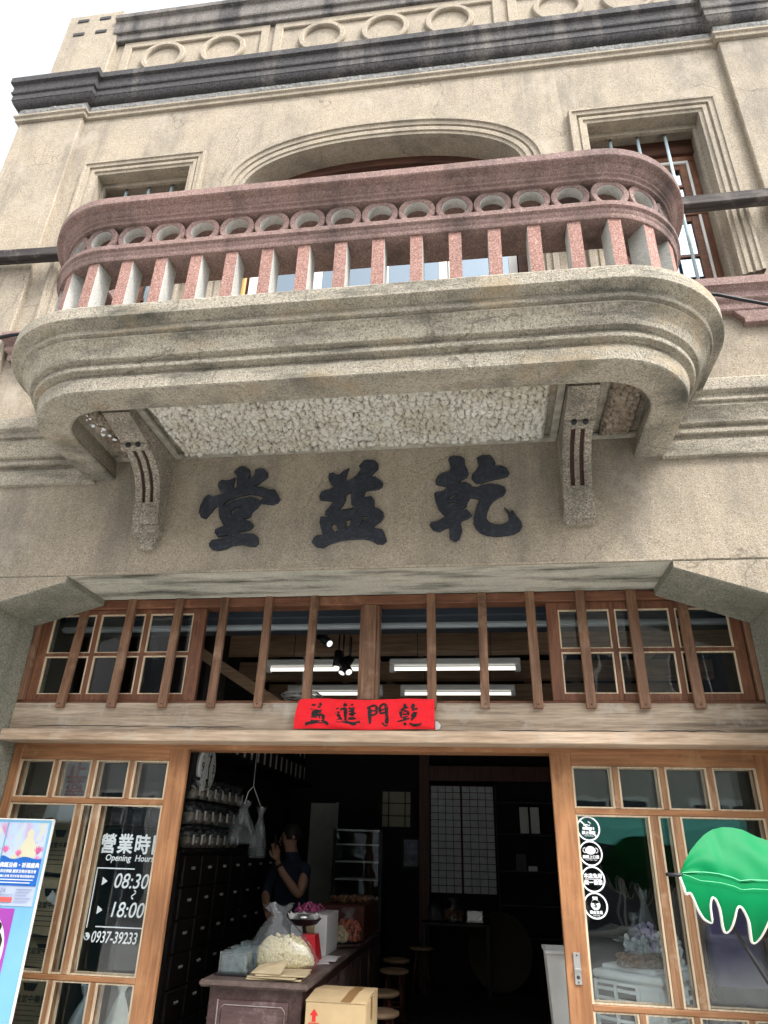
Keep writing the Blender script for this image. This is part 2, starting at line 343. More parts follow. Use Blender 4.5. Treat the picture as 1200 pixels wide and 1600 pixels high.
GLYPH={'qian':[[(-0.148,3.909),(-0.117,3.917),(-0.069,3.908),(-0.046,3.886),(-0.046,3.844),(-0.032,3.809),(-0.023,3.777),(-0.037,3.747),(-0.073,3.73),(-0.089,3.705),(-0.05,3.714),(-0.015,3.695),(-0.006,3.674),(0.026,3.666),(0.056,3.685),(0.109,3.693),(0.167,3.683),(0.204,3.665),(0.213,3.638),(0.198,3.605),(0.157,3.584),(0.121,3.556),(0.099,3.521),(0.086,3.485),(0.078,3.441),(0.097,3.414),(0.131,3.399),(0.171,3.396),(0.206,3.41),(0.221,3.435),(0.217,3.467),(0.194,3.514),(0.218,3.493),(0.234,3.47),(0.242,3.499),(0.255,3.479),(0.27,3.446),(0.294,3.413),(0.3,3.382),(0.287,3.351),(0.252,3.33),(0.206,3.319),(0.139,3.315),(0.082,3.323),(0.038,3.343),(0.01,3.373),(-0.005,3.412),(-0.002,3.456),(0.015,3.514),(0.043,3.582),(0.011,3.59),(-0.018,3.595),(-0.036,3.562),(-0.043,3.533),(-0.078,3.515),(-0.044,3.51),(-0.027,3.49),(-0.013,3.467),(-0.04,3.445),(-0.075,3.433),(-0.084,3.414),(-0.076,3.363),(-0.095,3.304),(-0.127,3.286),(-0.158,3.315),(-0.157,3.353),(-0.159,3.392),(-0.191,3.377),(-0.221,3.359),(-0.261,3.373),(-0.284,3.409),(-0.273,3.431),(-0.237,3.43),(-0.208,3.451),(-0.173,3.473),(-0.196,3.483),(-0.225,3.517),(-0.245,3.578),(-0.254,3.631),(-0.242,3.648),(-0.2,3.649),(-0.17,3.672),(-0.173,3.685),(-0.211,3.694),(-0.241,3.705),(-0.244,3.729),(-0.229,3.766),(-0.198,3.789),(-0.156,3.798),(-0.143,3.818),(-0.149,3.867),(-0.157,3.888)],[(-0.165,3.591),(-0.147,3.613),(-0.108,3.628),(-0.114,3.609),(-0.153,3.588)],[(-0.157,3.564),(-0.115,3.566),(-0.119,3.552),(-0.151,3.541)],[(0.033,3.893),(0.07,3.91),(0.118,3.908),(0.141,3.88),(0.154,3.848),(0.144,3.821),(0.192,3.825),(0.226,3.803),(0.242,3.764),(0.226,3.741),(0.181,3.73),(0.122,3.719),(0.05,3.699),(0.015,3.707),(-0.007,3.739),(-0.001,3.769),(0.024,3.796),(0.046,3.836),(0.036,3.868)]],'yi':[[(-0.968,3.822),(-0.94,3.827),(-0.917,3.81),(-0.894,3.809),(-0.868,3.836),(-0.83,3.856),(-0.842,3.822),(-0.849,3.785),(-0.842,3.757),(-0.826,3.76),(-0.799,3.777),(-0.767,3.813),(-0.747,3.855),(-0.764,3.869),(-0.733,3.911),(-0.705,3.916),(-0.66,3.911),(-0.632,3.881),(-0.628,3.843),(-0.652,3.819),(-0.684,3.784),(-0.651,3.782),(-0.623,3.762),(-0.592,3.727),(-0.597,3.706),(-0.621,3.686),(-0.669,3.679),(-0.707,3.678),(-0.717,3.657),(-0.724,3.63),(-0.695,3.632),(-0.668,3.634),(-0.648,3.606),(-0.647,3.571),(-0.655,3.559),(-0.617,3.54),(-0.589,3.515),(-0.581,3.48),(-0.603,3.446),(-0.634,3.424),(-0.65,3.402),(-0.591,3.388),(-0.575,3.359),(-0.558,3.308),(-0.583,3.286),(-0.62,3.288),(-0.657,3.314),(-0.71,3.327),(-0.789,3.327),(-0.868,3.318),(-0.93,3.297),(-0.976,3.271),(-1.019,3.28),(-1.053,3.313),(-1.04,3.346),(-1.025,3.36),(-0.982,3.362),(-0.999,3.414),(-1.01,3.461),(-1.004,3.496),(-0.963,3.492),(-0.942,3.503),(-0.975,3.51),(-0.974,3.536),(-0.947,3.571),(-0.924,3.606),(-0.966,3.614),(-1.015,3.619),(-1.025,3.646),(-1.014,3.682),(-0.987,3.693),(-0.954,3.698),(-0.928,3.721),(-0.957,3.747),(-0.971,3.785)],[(-0.888,3.542),(-0.86,3.573),(-0.84,3.617),(-0.844,3.645),(-0.832,3.659),(-0.805,3.667),(-0.808,3.625),(-0.803,3.577),(-0.765,3.567),(-0.773,3.559),(-0.831,3.545)],[(-0.927,3.429),(-0.915,3.443),(-0.898,3.434),(-0.882,3.393),(-0.898,3.379),(-0.92,3.394)],[(-0.835,3.466),(-0.795,3.468),(-0.807,3.425),(-0.824,3.402)],[(-0.724,3.488),(-0.69,3.487),(-0.705,3.461),(-0.729,3.416),(-0.75,3.41),(-0.73,3.439),(-0.715,3.462)]],'tang':[[(-1.647,3.868),(-1.629,3.887),(-1.614,3.905),(-1.579,3.907),(-1.538,3.879),(-1.528,3.843),(-1.535,3.806),(-1.501,3.829),(-1.493,3.861),(-1.5,3.874),(-1.467,3.888),(-1.431,3.88),(-1.405,3.85),(-1.401,3.812),(-1.428,3.791),(-1.459,3.764),(-1.492,3.75),(-1.422,3.734),(-1.386,3.717),(-1.341,3.715),(-1.318,3.683),(-1.294,3.64),(-1.308,3.613),(-1.34,3.599),(-1.392,3.607),(-1.431,3.612),(-1.45,3.579),(-1.481,3.55),(-1.488,3.515),(-1.536,3.498),(-1.507,3.485),(-1.484,3.479),(-1.458,3.445),(-1.477,3.419),(-1.531,3.409),(-1.553,3.407),(-1.54,3.389),(-1.496,3.391),(-1.451,3.386),(-1.418,3.359),(-1.411,3.318),(-1.43,3.296),(-1.474,3.3),(-1.52,3.313),(-1.585,3.307),(-1.632,3.285),(-1.674,3.275),(-1.725,3.282),(-1.744,3.3),(-1.753,3.323),(-1.735,3.352),(-1.68,3.359),(-1.637,3.369),(-1.633,3.384),(-1.699,3.374),(-1.726,3.404),(-1.723,3.428),(-1.686,3.444),(-1.649,3.461),(-1.678,3.468),(-1.707,3.517),(-1.721,3.578),(-1.714,3.608),(-1.747,3.597),(-1.76,3.573),(-1.784,3.538),(-1.803,3.511),(-1.839,3.525),(-1.858,3.559),(-1.857,3.608),(-1.837,3.669),(-1.812,3.696),(-1.775,3.675),(-1.736,3.689),(-1.686,3.703),(-1.729,3.72),(-1.748,3.752),(-1.75,3.787),(-1.729,3.808),(-1.699,3.801),(-1.676,3.803),(-1.632,3.82),(-1.639,3.779),(-1.637,3.744),(-1.612,3.74),(-1.624,3.835),(-1.643,3.858)],[(-1.692,3.618),(-1.667,3.641),(-1.585,3.673),(-1.513,3.685),(-1.455,3.677),(-1.411,3.66),(-1.43,3.63),(-1.458,3.648),(-1.505,3.667),(-1.572,3.657),(-1.648,3.63),(-1.68,3.607)],[(-1.634,3.562),(-1.608,3.583),(-1.568,3.596),(-1.574,3.581),(-1.611,3.555),(-1.619,3.532)]]}
BRUSH={'yi':[(0.0126,[(-1.095,2.361),(-1.066,2.366)]),(0.0147,[(-1.041,2.376),(-1.029,2.36)]),(0.0105,[(-1.042,2.357),(-1.055,2.352)]),(0.0118,[(-1.097,2.339),(-1.064,2.338),(-1.033,2.352)]),(0.0143,[(-1.089,2.311),(-1.063,2.326),(-1.022,2.332)]),(0.0126,[(-1.09,2.301),(-1.043,2.32),(-1.027,2.32)]),(0.0109,[(-1.08,2.297),(-1.056,2.316)]),(0.0176,[(-1.086,2.293),(-1.079,2.257)]),(0.0126,[(-1.086,2.292),(-1.046,2.302),(-1.011,2.301)]),(0.0185,[(-1.011,2.302),(-1.015,2.259)]),(0.0126,[(-1.062,2.29),(-1.058,2.257)]),(0.0101,[(-1.037,2.294),(-1.037,2.259)]),(0.0168,[(-1.129,2.242),(-1.096,2.25),(-1.046,2.258),(-1.004,2.259),(-0.986,2.25),(-0.976,2.24)])],'jin':[(0.016,[(-0.931,2.342),(-0.912,2.348)]),(0.0151,[(-0.933,2.309),(-0.903,2.318)]),(0.0176,[(-0.914,2.304),(-0.904,2.284),(-0.889,2.276)]),(0.0168,[(-0.925,2.264),(-0.892,2.264),(-0.854,2.256),(-0.811,2.245),(-0.768,2.259)]),(0.0185,[(-0.865,2.373),(-0.879,2.347),(-0.899,2.327)]),(0.0185,[(-0.868,2.347),(-0.864,2.265)]),(0.0185,[(-0.824,2.368),(-0.818,2.28)]),(0.0118,[(-0.85,2.343),(-0.803,2.349)]),(0.0105,[(-0.845,2.324),(-0.807,2.329)]),(0.0118,[(-0.844,2.305),(-0.797,2.312)]),(0.0143,[(-0.849,2.28),(-0.794,2.282)])],'men':[(0.0202,[(-0.71,2.347),(-0.703,2.244)]),(0.0118,[(-0.727,2.342),(-0.693,2.359),(-0.664,2.36)]),(0.0151,[(-0.664,2.358),(-0.664,2.306)]),(0.0092,[(-0.707,2.328),(-0.665,2.328)]),(0.0109,[(-0.702,2.296),(-0.664,2.308)]),(0.0151,[(-0.644,2.354),(-0.642,2.314)]),(0.0126,[(-0.645,2.353),(-0.621,2.369),(-0.604,2.365)]),(0.0202,[(-0.603,2.365),(-0.595,2.285),(-0.596,2.234)]),(0.0092,[(-0.599,2.232),(-0.613,2.241),(-0.629,2.254)]),(0.0092,[(-0.638,2.329),(-0.616,2.336)]),(0.0109,[(-0.643,2.311),(-0.602,2.316)])],'qian':[(0.0168,[(-0.481,2.373),(-0.479,2.322)]),(0.0126,[(-0.516,2.334),(-0.46,2.349)]),(0.0143,[(-0.51,2.322),(-0.504,2.292)]),(0.0109,[(-0.505,2.322),(-0.463,2.327)]),(0.0143,[(-0.461,2.325),(-0.459,2.3)]),(0.0084,[(-0.497,2.304),(-0.467,2.307)]),(0.0118,[(-0.509,2.29),(-0.459,2.298)]),(0.0118,[(-0.527,2.261),(-0.451,2.281)]),(0.0185,[(-0.481,2.289),(-0.478,2.235)]),(0.0185,[(-0.423,2.371),(-0.438,2.336)]),(0.0168,[(-0.437,2.332),(-0.399,2.34)]),(0.0185,[(-0.4,2.338),(-0.414,2.314),(-0.439,2.292)]),(0.0118,[(-0.406,2.304),(-0.436,2.278),(-0.445,2.249),(-0.426,2.238),(-0.386,2.242),(-0.368,2.262)])]}
# ------------------------------------------------------------------ builders
ORG = {}          # object name -> world origin, so that parts can be written in world metres

class MB:
    """collects shapes; build() links them as one mesh object"""
    def __init__(self):
        self.v = []; self.f = []; self.mi = []; self.sm = []
    def add(self, verts, faces, mi=0, smooth=False):
        o = len(self.v)
        self.v += [tuple(p) for p in verts]
        for q in faces:
            self.f.append([i + o for i in q]); self.mi.append(mi); self.sm.append(smooth)
        return self
    def box(self, x0, x1, y0, y1, z0, z1, b=0.0, mi=0, rot=0.0, piv=None, shear=None):
        if b <= 0:
            vs = [(x0, y0, z0), (x1, y0, z0), (x1, y1, z0), (x0, y1, z0), (x0, y0, z1), (x1, y0, z1), (x1, y1, z1), (x0, y1, z1)]
            fs = [(3, 2, 1, 0), (4, 5, 6, 7), (0, 1, 5, 4), (1, 2, 6, 5), (2, 3, 7, 6), (3, 0, 4, 7)]
        else:
            b = min(b, 0.45 * min(x1 - x0, y1 - y0, z1 - z0))
            bm = bmesh.new()
            bmesh.ops.create_cube(bm, size=1.0)
            for w in bm.verts:
                w.co = ((x0 + x1) / 2 + w.co.x * (x1 - x0), (y0 + y1) / 2 + w.co.y * (y1 - y0), (z0 + z1) / 2 + w.co.z * (z1 - z0))
            bmesh.ops.bevel(bm, geom=list(bm.edges), offset=b, segments=1, affect='EDGES', profile=0.5)
            bm.verts.index_update()
            vs = [tuple(w.co) for w in bm.verts]
            fs = [[w.index for w in f.verts] for f in bm.faces]
            bm.free()
        if rot:
            px, py = piv if piv else ((x0 + x1) / 2, (y0 + y1) / 2)
            c, s = math.cos(rot), math.sin(rot)
            vs = [(px + (x - px) * c - (y - py) * s, py + (x - px) * s + (y - py) * c, z) for x, y, z in vs]
        return self.add(vs, fs, mi)
    def tube(self, pts, r, n=8, mi=0, smooth=True, cap=True):
        pts = [Vector(p) for p in pts]
        rs = r if isinstance(r, (list, tuple)) else [r] * len(pts)
        vs = []; up = Vector((0, 0, 1))
        for i, p in enumerate(pts):
            t = (pts[min(i + 1, len(pts) - 1)] - pts[max(i - 1, 0)]).normalized()
            a = t.cross(up)
            if a.length < 1e-3:
                a = t.cross(Vector((1, 0, 0)))
            a.normalize(); bb = a.cross(t)
            for k in range(n):
                an = 2 * math.pi * k / n
                vs.append(tuple(p + a * math.cos(an) * rs[i] + bb * math.sin(an) * rs[i]))
        fs = []
        for i in range(len(pts) - 1):
            for k in range(n):
                fs.append((i * n + k, i * n + (k + 1) % n, (i + 1) * n + (k + 1) % n, (i + 1) * n + k))
        self.add(vs, fs, mi, smooth)
        if cap:
            o = len(self.v) - len(vs)
            self.f.append([o + k for k in range(n)][::-1]); self.mi.append(mi); self.sm.append(False)
            self.f.append([o + (len(pts) - 1) * n + k for k in range(n)]); self.mi.append(mi); self.sm.append(False)
        return self
    def lathe(self, prof, c, n=24, mi=0, smooth=True, axis='Z', sx=1.0, sy=1.0):
        """prof: (radius, height) pairs"""
        vs = []
        for r, h in prof:
            for k in range(n):
                a = 2 * math.pi * k / n
                u, w = r * math.cos(a) * sx, r * math.sin(a) * sy
                if axis == 'Z': vs.append((c[0] + u, c[1] + w, c[2] + h))
                elif axis == 'Y': vs.append((c[0] + u, c[1] + h, c[2] + w))
                else: vs.append((c[0] + h, c[1] + u, c[2] + w))
        fs = []
        for i in range(len(prof) - 1):
            for k in range(n):
                fs.append((i * n + k, i * n + (k + 1) % n, (i + 1) * n + (k + 1) % n, (i + 1) * n + k))
        o = len(self.v)
        self.add(vs, fs, mi, smooth)
        flat = prof[0] == prof[-1] or len({h for r, h in prof}) == 1
        for i, rev in (() if flat else ((0, True), (len(prof) - 1, False))):
            if prof[i][0] > 1e-4:
                q = [o + i * n + k for k in range(n)]
                self.f.append(q[::-1] if rev else q); self.mi.append(mi); self.sm.append(False)
        return self
    def sweep(self, path, prof, mp, closed=False, mi=0, smooth=False, close_prof=False):
        """path: 2D points; prof: (outward offset, height); mp(u, v, h) -> world"""
        n = len(path); P = [Vector(p) for p in path]; mit = []
        for i in range(n):
            d0 = (P[i] - P[i - 1]) if (i > 0 or closed) else (P[1] - P[0])
            d1 = (P[(i + 1) % n] - P[i]) if (i < n - 1 or closed) else (P[-1] - P[-2])
            n0 = Vector((d0.y, -d0.x)).normalized(); n1 = Vector((d1.y, -d1.x)).normalized()
            m = (n0 + n1); m.normalize()
            mit.append(m / max(0.3, m.dot(n1)))
        vs = []
        for i in range(n):
            for o, h in prof:
                q = P[i] + mit[i] * o
                vs.append(mp(q.x, q.y, h))
        k = len(prof); fs = []
        for i in range(n if closed else n - 1):
            j = (i + 1) % n
            for a in range(k if close_prof else k - 1):
                b = (a + 1) % k
                fs.append((i * k + a, j * k + a, j * k + b, i * k + b))
        self.add(vs, fs, mi, smooth)
        if not closed and close_prof:
            o = len(self.v) - len(vs)
            self.f.append([o + a for a in range(k)]); self.mi.append(mi); self.sm.append(False)
            self.f.append([o + (n - 1) * k + a for a in range(k)][::-1]); self.mi.append(mi); self.sm.append(False)
        return self
    def poly(self, loops, y0, y1, bev=0.0, mi=0, mp=None, res=1):
        """filled outline with holes in the X-Z plane, y0 front .. y1 back"""
        c = bpy.data.curves.new('tmp', 'CURVE')
        c.dimensions = '2D'; c.fill_mode = 'BOTH'
        c.extrude = max(0.0, (y1 - y0) / 2 - bev); c.bevel_depth = bev; c.bevel_resolution = res - 1 if res else 0
        c.offset = -bev
        for L in loops:
            s = c.splines.new('POLY'); s.points.add(len(L) - 1)
            for p, q in zip(s.points, L):
                p.co = (q[0], q[1], 0, 1)
            s.use_cyclic_u = True
        self._curve(c, (y0 + y1) / 2, mi, mp)
        return self
    def facing(self, mi, ylim=-0.9):
        """faces that look at the street take material mi"""
        for n, f in enumerate(self.f):
            ys = [self.v[i][1] for i in f]
            if max(ys) - min(ys) < 1e-4 and max(ys) < 0.02: self.mi[n] = mi
        return self
    def text(self, body, x, z, y, size, mi=0, align='LEFT', shear=0.0, bold=0.0, depth=0.0008, mp=None, sx=1.0):
        if bold and any(ord(q) > 0x2e80 for q in body):   # heavier strokes: the glyphs laid down again, shifted
            for i, (dx, dz) in enumerate(((bold, 0), (-bold, 0), (0, bold), (0, -bold))):
                self.text(body, x + dx, z + dz, y - 0.0001 * (i + 1), size, mi, align, shear, 0.0, depth * 0.3, mp, sx)
            bold = 0.0; depth = depth * 0.3
        c = bpy.data.curves.new('tmp', 'FONT')
        c.body = body; c.size = size; c.align_x = align; c.shear = shear; c.offset = bold; c.extrude = depth
        c.resolution_u = 3
        f = lambda u, v, h: (mp or (lambda a, b2, h2: (a, h2, b2)))(x + u * sx, z + v, y - h)
        self._curve(c, 0.0, mi, lambda u, v, h: f(u, v, h))
        return self
    def _curve(self, c, ymid, mi, mp):
        o = bpy.data.objects.new('tmp', c); C.objects.link(o)
        dg = bpy.context.evaluated_depsgraph_get()
        me = bpy.data.meshes.new_from_object(o.evaluated_get(dg))
        f = mp or (lambda u, v, h: (u, h, v))
        vs = [f(w.co.x, w.co.y, ymid - w.co.z) for w in me.vertices]
        self.add(vs, [list(p.vertices) for p in me.polygons], mi)
        bpy.data.objects.remove(o); bpy.data.curves.remove(c); bpy.data.meshes.remove(me)
    def mesh(self, name, mats, origin=(0, 0, 0), clean=True):
        me = bpy.data.meshes.new(name)
        ox, oy, oz = origin
        me.from_pydata([(a - ox, b - oy, c - oz) for a, b, c in self.v], [], self.f)
        for m in (mats if isinstance(mats, (list, tuple)) else [mats]):
            me.materials.append(m)
        me.polygons.foreach_set('material_index', self.mi)
        me.polygons.foreach_set('use_smooth', self.sm)
        if clean:
            bm = bmesh.new(); bm.from_mesh(me)
            bmesh.ops.recalc_face_normals(bm, faces=bm.faces)
            bm.to_mesh(me); bm.free()
        me.update()
        return me
    def dirty(self, name, mats, parent):
        """build, with the shade painted into the creases kept per point"""
        o = self.build(name, mats, parent)
        at = o.data.attributes.new('dirt', 'FLOAT', 'POINT')
        at.data.foreach_set('value', self.dirt)
        return o
    def build(self, name, mats, parent=None, loc=None, label=None, cat=None, group=None, kind=None, clean=True):
        if parent is not None:
            org = ORG[parent.name]
        else:
            org = loc if loc is not None else (0, 0, 0)
        o = bpy.data.objects.new(name, self.mesh(name, mats, org, clean))
        C.objects.link(o)
        if parent is not None:
            o.parent = parent
        else:
            o.location = org
        ORG[o.name] = org
        return tag(o, label, cat, group, kind)

def tag(o, label=None, cat=None, group=None, kind=None):
    if label: o['label'] = label
    if cat: o['category'] = cat
    if group: o['group'] = group
    if kind: o['kind'] = kind
    return o

def thing(name, label, cat, loc=(0, 0, 0), group=None):
    o = bpy.data.objects.new(name, None)
    o.empty_display_size = 0.1
    C.objects.link(o); o.location = loc
    ORG[o.name] = tuple(loc)
    return tag(o, label, cat, group)

def dup(o, loc, label=None, rot=None, parent=None):
    """copy of a thing with copies of its parts and their sub-parts"""
    r = o.copy(); C.objects.link(r)
    if parent is not None: r.parent = parent
    else: r.location = loc
    if rot is not None: r.rotation_euler = rot
    if label: r['label'] = label
    for ch in list(o.children):
        dup(ch, None, None, None, r)
    return r

def plan(u, v, h): return (u, v, h)          # path in plan, height up
def elev(u, v, h): return (u, h, v)          # path in the X-Z plane, h along Y

def worley(nx, ny, w, h, cell, seed, amp, jitter=0.9):
    """lumpy height field of rounded clods with creases between, as a numpy grid"""
    rng = np.random.RandomState(seed)
    gx, gy = int(w / cell) + 3, int(h / cell) + 3
    px = (np.arange(gx)[:, None] - 1 + 0.5 + (rng.rand(gx, gy) - 0.5) * jitter) * cell
    py = (np.arange(gy)[None, :] - 1 + 0.5 + (rng.rand(gx, gy) - 0.5) * jitter) * cell
    hh = rng.rand(gx, gy)
    X, Yy = np.meshgrid(np.linspace(0, w, nx), np.linspace(0, h, ny), indexing='ij')
    d1 = np.full(X.shape, 1e9); d2 = np.full(X.shape, 1e9); hv = np.zeros(X.shape)
    ix = np.floor(X / cell).astype(int) + 1; iy = np.floor(Yy / cell).astype(int) + 1
    for a in (-1, 0, 1):
        for b in (-1, 0, 1):
            jx = np.clip(ix + a, 0, gx - 1); jy = np.clip(iy + b, 0, gy - 1)
            dx = X - px[jx, jy]; dy = Yy - py[jx, jy]
            d = np.sqrt(dx * dx * (0.7 + 0.6 * hh[jx, jy]) + dy * dy)
            near = d < d1
            d2 = np.where(near, d1, np.minimum(d2, d)); hv = np.where(near, hh[jx, jy], hv); d1 = np.where(near, d, d1)
    e = np.clip((d2 - d1) / cell, 0, 0.6) / 0.6
    return amp * (np.sqrt(e) * 0.8 + 0.7 * (hv - 0.3) * np.minimum(1, e * 3)), e, hv

def lumpy_sheet(mb, x0, x1, y0, y1, z, cell, seed, amp, step=0.0085, mp=None):
    nx, ny = int((x1 - x0) / step) + 2, int((y1 - y0) / step) + 2
    H1, e1, hv1 = worley(nx, ny, x1 - x0, y1 - y0, cell, seed, amp)
    H2, e2, hv2 = worley(nx, ny, x1 - x0, y1 - y0, cell * 0.48, seed + 9, amp)
    H = H1 + 0.45 * H2
    dirt = np.clip(np.exp(-(e1 / 0.16) ** 2) * (0.35 + 0.9 * hv1) + 0.55 * np.exp(-(e2 / 0.14) ** 2) * (hv2 > 0.45), 0, 0.95)  # darkens the creases between clods: their shade put into the colour
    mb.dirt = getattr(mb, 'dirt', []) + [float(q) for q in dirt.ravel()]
    f = mp or (lambda a, b, h: (a, b, z - h))
    vs = []
    for i in range(nx):
        for j in range(ny):
            edge = min(1.0, 4.0 * min(i, nx - 1 - i, j, ny - 1 - j) / 12.0)
            vs.append(f(x0 + (x1 - x0) * i / (nx - 1), y0 + (y1 - y0) * j / (ny - 1), float(H[i, j]) * edge))
    fs = [(i * ny + j, (i + 1) * ny + j, (i + 1) * ny + j + 1, i * ny + j + 1) for i in range(nx - 1) for j in range(ny - 1)]
    return mb.add(vs, fs, 0, True)

# ------------------------------------------------------------------ setting
g = MB().box(-300, 300, -300, 300, -0.3, 0.0); g.build('street', MT['ground'], kind='structure')
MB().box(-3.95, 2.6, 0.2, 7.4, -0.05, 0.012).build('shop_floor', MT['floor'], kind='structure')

# ------------------------------------------------------------------ the shop building
XC = -0.715
shop = thing('shop_building', 'two-storey beige granolithic plaster shop front with a curved terrazzo balcony and brown timber doors', 'building', (XC, 0, 0))
JL, JR = -3.235, 1.725          # jambs of the street opening
WL, WR = -4.42, 3.35            # ends of the facade
DEP = 0.51
ZS = 3.13                       # soffit of the opening
def arch(a, b, z0, zb, n=36):
    pts = [(XC - a, zb)]
    for i in range(n + 1):
        t = math.pi * (1 - i / n)
        c, s = math.cos(t), math.sin(t)
        e = 2 / 2.3
        pts.append((XC + a * math.copysign(abs(c) ** e, c), z0 + b * abs(s) ** e))
    pts.append((XC + a, zb))
    return pts
WIN = ((-3.405, -2.485), (1.075, 1.995))
WZ0, WZ1 = 5.33, 7.165
outer = [(WL, 0), (JL, 0), (JL, ZS), (JR, ZS), (JR, 0), (WR, 0), (WR, 8.3), (WL, 8.3)]
holes = [[(a, WZ0), (b, WZ0), (b, WZ1), (a, WZ1)] for a, b in WIN]
holes.append(arch(1.24, 0.575, 6.70, 4.36))
MB().poly([outer] + holes, 0, DEP, 0.007).build('front_wall', MT['wall'], shop)
# sloping haunches in the upper corners of the opening, set back 5 mm so that a joint shows
MB().poly([[(JL, 2.935), (-2.724, 3.085), (-2.724, ZS), (JL, ZS)]], 0.005, DEP + 0.004, 0.006).facing(1).build('haunch', [MT['haunch'], MT['wall']], shop)
MB().poly([[(1.168, 3.085), (JR, 2.888), (JR, ZS), (1.168, ZS)]], 0.005, DEP + 0.004, 0.006).facing(1).build('haunch', [MT['haunch'], MT['wall']], shop)
# stained rendering on the underside of the opening, between the haunches
MB().box(-2.722, 1.166, 0.012, DEP - 0.004, ZS - 0.003, ZS + 0.02).build('opening_soffit', MT['soffit'], shop)
# reveals of the jambs
MB().box(JL - 0.02, JL + 0.004, 0.03, DEP, 0.02, 2.93).build('jamb_lining', MT['haunch'], shop)
MB().box(JR - 0.004, JR + 0.02, 0.03, DEP, 0.02, 2.885).build('jamb_lining', MT['haunch'], shop)
# pale lip along the bottom of the sign panel
MB().box(-2.72, 1.165, -0.006, 0.02, ZS - 0.002, ZS + 0.014, 0.003).build('drip_edge', MT['wall_pale'], shop)
# body of the house behind the front
MB().box(WL, -3.95, DEP, 8.4, 0, 8.2).build('side_wall', MT['wall'], shop)
MB().box(2.6, WR, DEP, 8.4, 0, 8.2).build('side_wall', MT['wall'], shop)
MB().box(WL, WR, 8.4, 8.8, 0, 8.2).build('rear_wall', MT['wall'], shop)
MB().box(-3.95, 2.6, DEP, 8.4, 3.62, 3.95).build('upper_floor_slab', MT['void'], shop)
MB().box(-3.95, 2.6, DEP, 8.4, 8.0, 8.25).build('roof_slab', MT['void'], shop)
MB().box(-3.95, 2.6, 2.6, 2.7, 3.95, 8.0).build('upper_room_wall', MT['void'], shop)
# brickwork closing the jambs beside the doors
MB().box(-3.95, JL - 0.001, DEP + 0.001, 0.80, 0, 3.2).build('jamb_return', MT['haunch'], shop)
MB().box(JR + 0.001, 2.6, DEP + 0.001, 0.80, 0, 3.2).build('jamb_return', MT['haunch'], shop)
# pilasters
MB().box(WL + 0.004, -3.725, -0.055, 0.02, 4.345, 8.0, 0.008).build('pilaster', MT['wall'], shop)
MB().box(2.285, WR - 0.004, -0.055, 0.02, 4.345, 8.0, 0.008).build('pilaster', MT['wall'], shop)
MB().box(WL + 0.004, -3.725, -0.055, 0.02, 0, 3.83, 0.008).build('pilaster', MT['wall'], shop)
MB().box(2.285, WR - 0.004, -0.055, 0.02, 0, 3.83, 0.008).build('pilaster', MT['wall'], shop)
# cornice, following the pilasters
cpath = [(WL, 6.0), (WL, -0.055), (-3.725, -0.055), (-3.725, 0.0), (2.285, 0.0), (2.285, -0.055), (WR, -0.055), (WR, 6.0)]
MB().sweep(cpath, [(-0.02, 8.2), (0.035, 8.2), (0.06, 8.205), (0.07, 8.215), (0.08, 8.235), (0.087, 8.26), (0.092, 8.262), (0.092, 8.34), (0.105, 8.345), (0.11, 8.36), (0.11, 8.375), (0.102, 8.38), (0.105, 8.48), (0.135, 8.49), (0.135, 8.565), (0.128, 8.575), (-0.3, 8.6)], plan).build('cornice', MT['cornice'], shop)
MB().sweep(cpath, [(-0.02, 8.005), (0.024, 8.01), (0.028, 8.015), (0.028, 8.05), (0.042, 8.06), (0.046, 8.065), (0.046, 8.085), (0.04, 8.092), (-0.02, 8.095)], plan).build('bed_moulding', MT['wall_pale'], shop)
fb = MB()
fb.sweep(cpath, [(0.0, 8.09), (0.02, 8.095), (0.02, 8.2), (0.0, 8.205)], plan)
for x0, x1, y in ((WL - 0.012, -3.713, -0.073), (-3.708, 2.268, -0.018), (2.273, WR, -0.073)):
    lumpy_sheet(fb, x0, x1, 8.098, 8.196, 0, 0.034, int(x1 * 10) + 90, 0.018, 0.0115, mp=lambda a, b, h, y=y: (a, y - h, b))
fb.build('roughcast_frieze', MT['rough'], shop)
# parapet
MB().box(-3.9, WR, 0.03, 0.25, 8.57, 9.66, 0.01).build('parapet_wall', MT['wall_pale'], shop)
MB().sweep([(-3.70, -0.0), (WR, -0.0)], [(-0.1, 9.30), (0.02, 9.30), (0.025, 9.31), (0.025, 9.40), (0.05, 9.41), (0.055, 9.43), (0.055, 9.60), (0.09, 9.62), (0.09, 9.68), (-0.3, 9.70)], plan).build('parapet_coping', MT['coping'], shop)
pp = MB().box(-4.31, -3.66, -0.04, 0.5, 8.57, 9.86, 0.012)
pp.build('parapet_pier', MT['wall_pale'], shop)
for x in (-4.19, -3.93):
    for z in (9.72, 9.47):
        MB().box(x, x + 0.13, -0.05, -0.03, z, z + 0.05, 0.004).build('pier_notch', MT['cornice'], shop)
for x0, x1 in ((-3.47, -2.03), (-1.79, 0.36), (0.60, 2.04)):
    pn = MB()
    pn.sweep([(x0, 8.62), (x0, 9.20), (x1, 9.20), (x1, 8.62)], [(0.0, 0.035), (0.0, 0.012), (-0.008, 0.004), (-0.09, 0.004), (-0.09, 0.035)], elev)
    pn.build('parapet_panel', MT['wall_pale'], shop)
ring0 = None
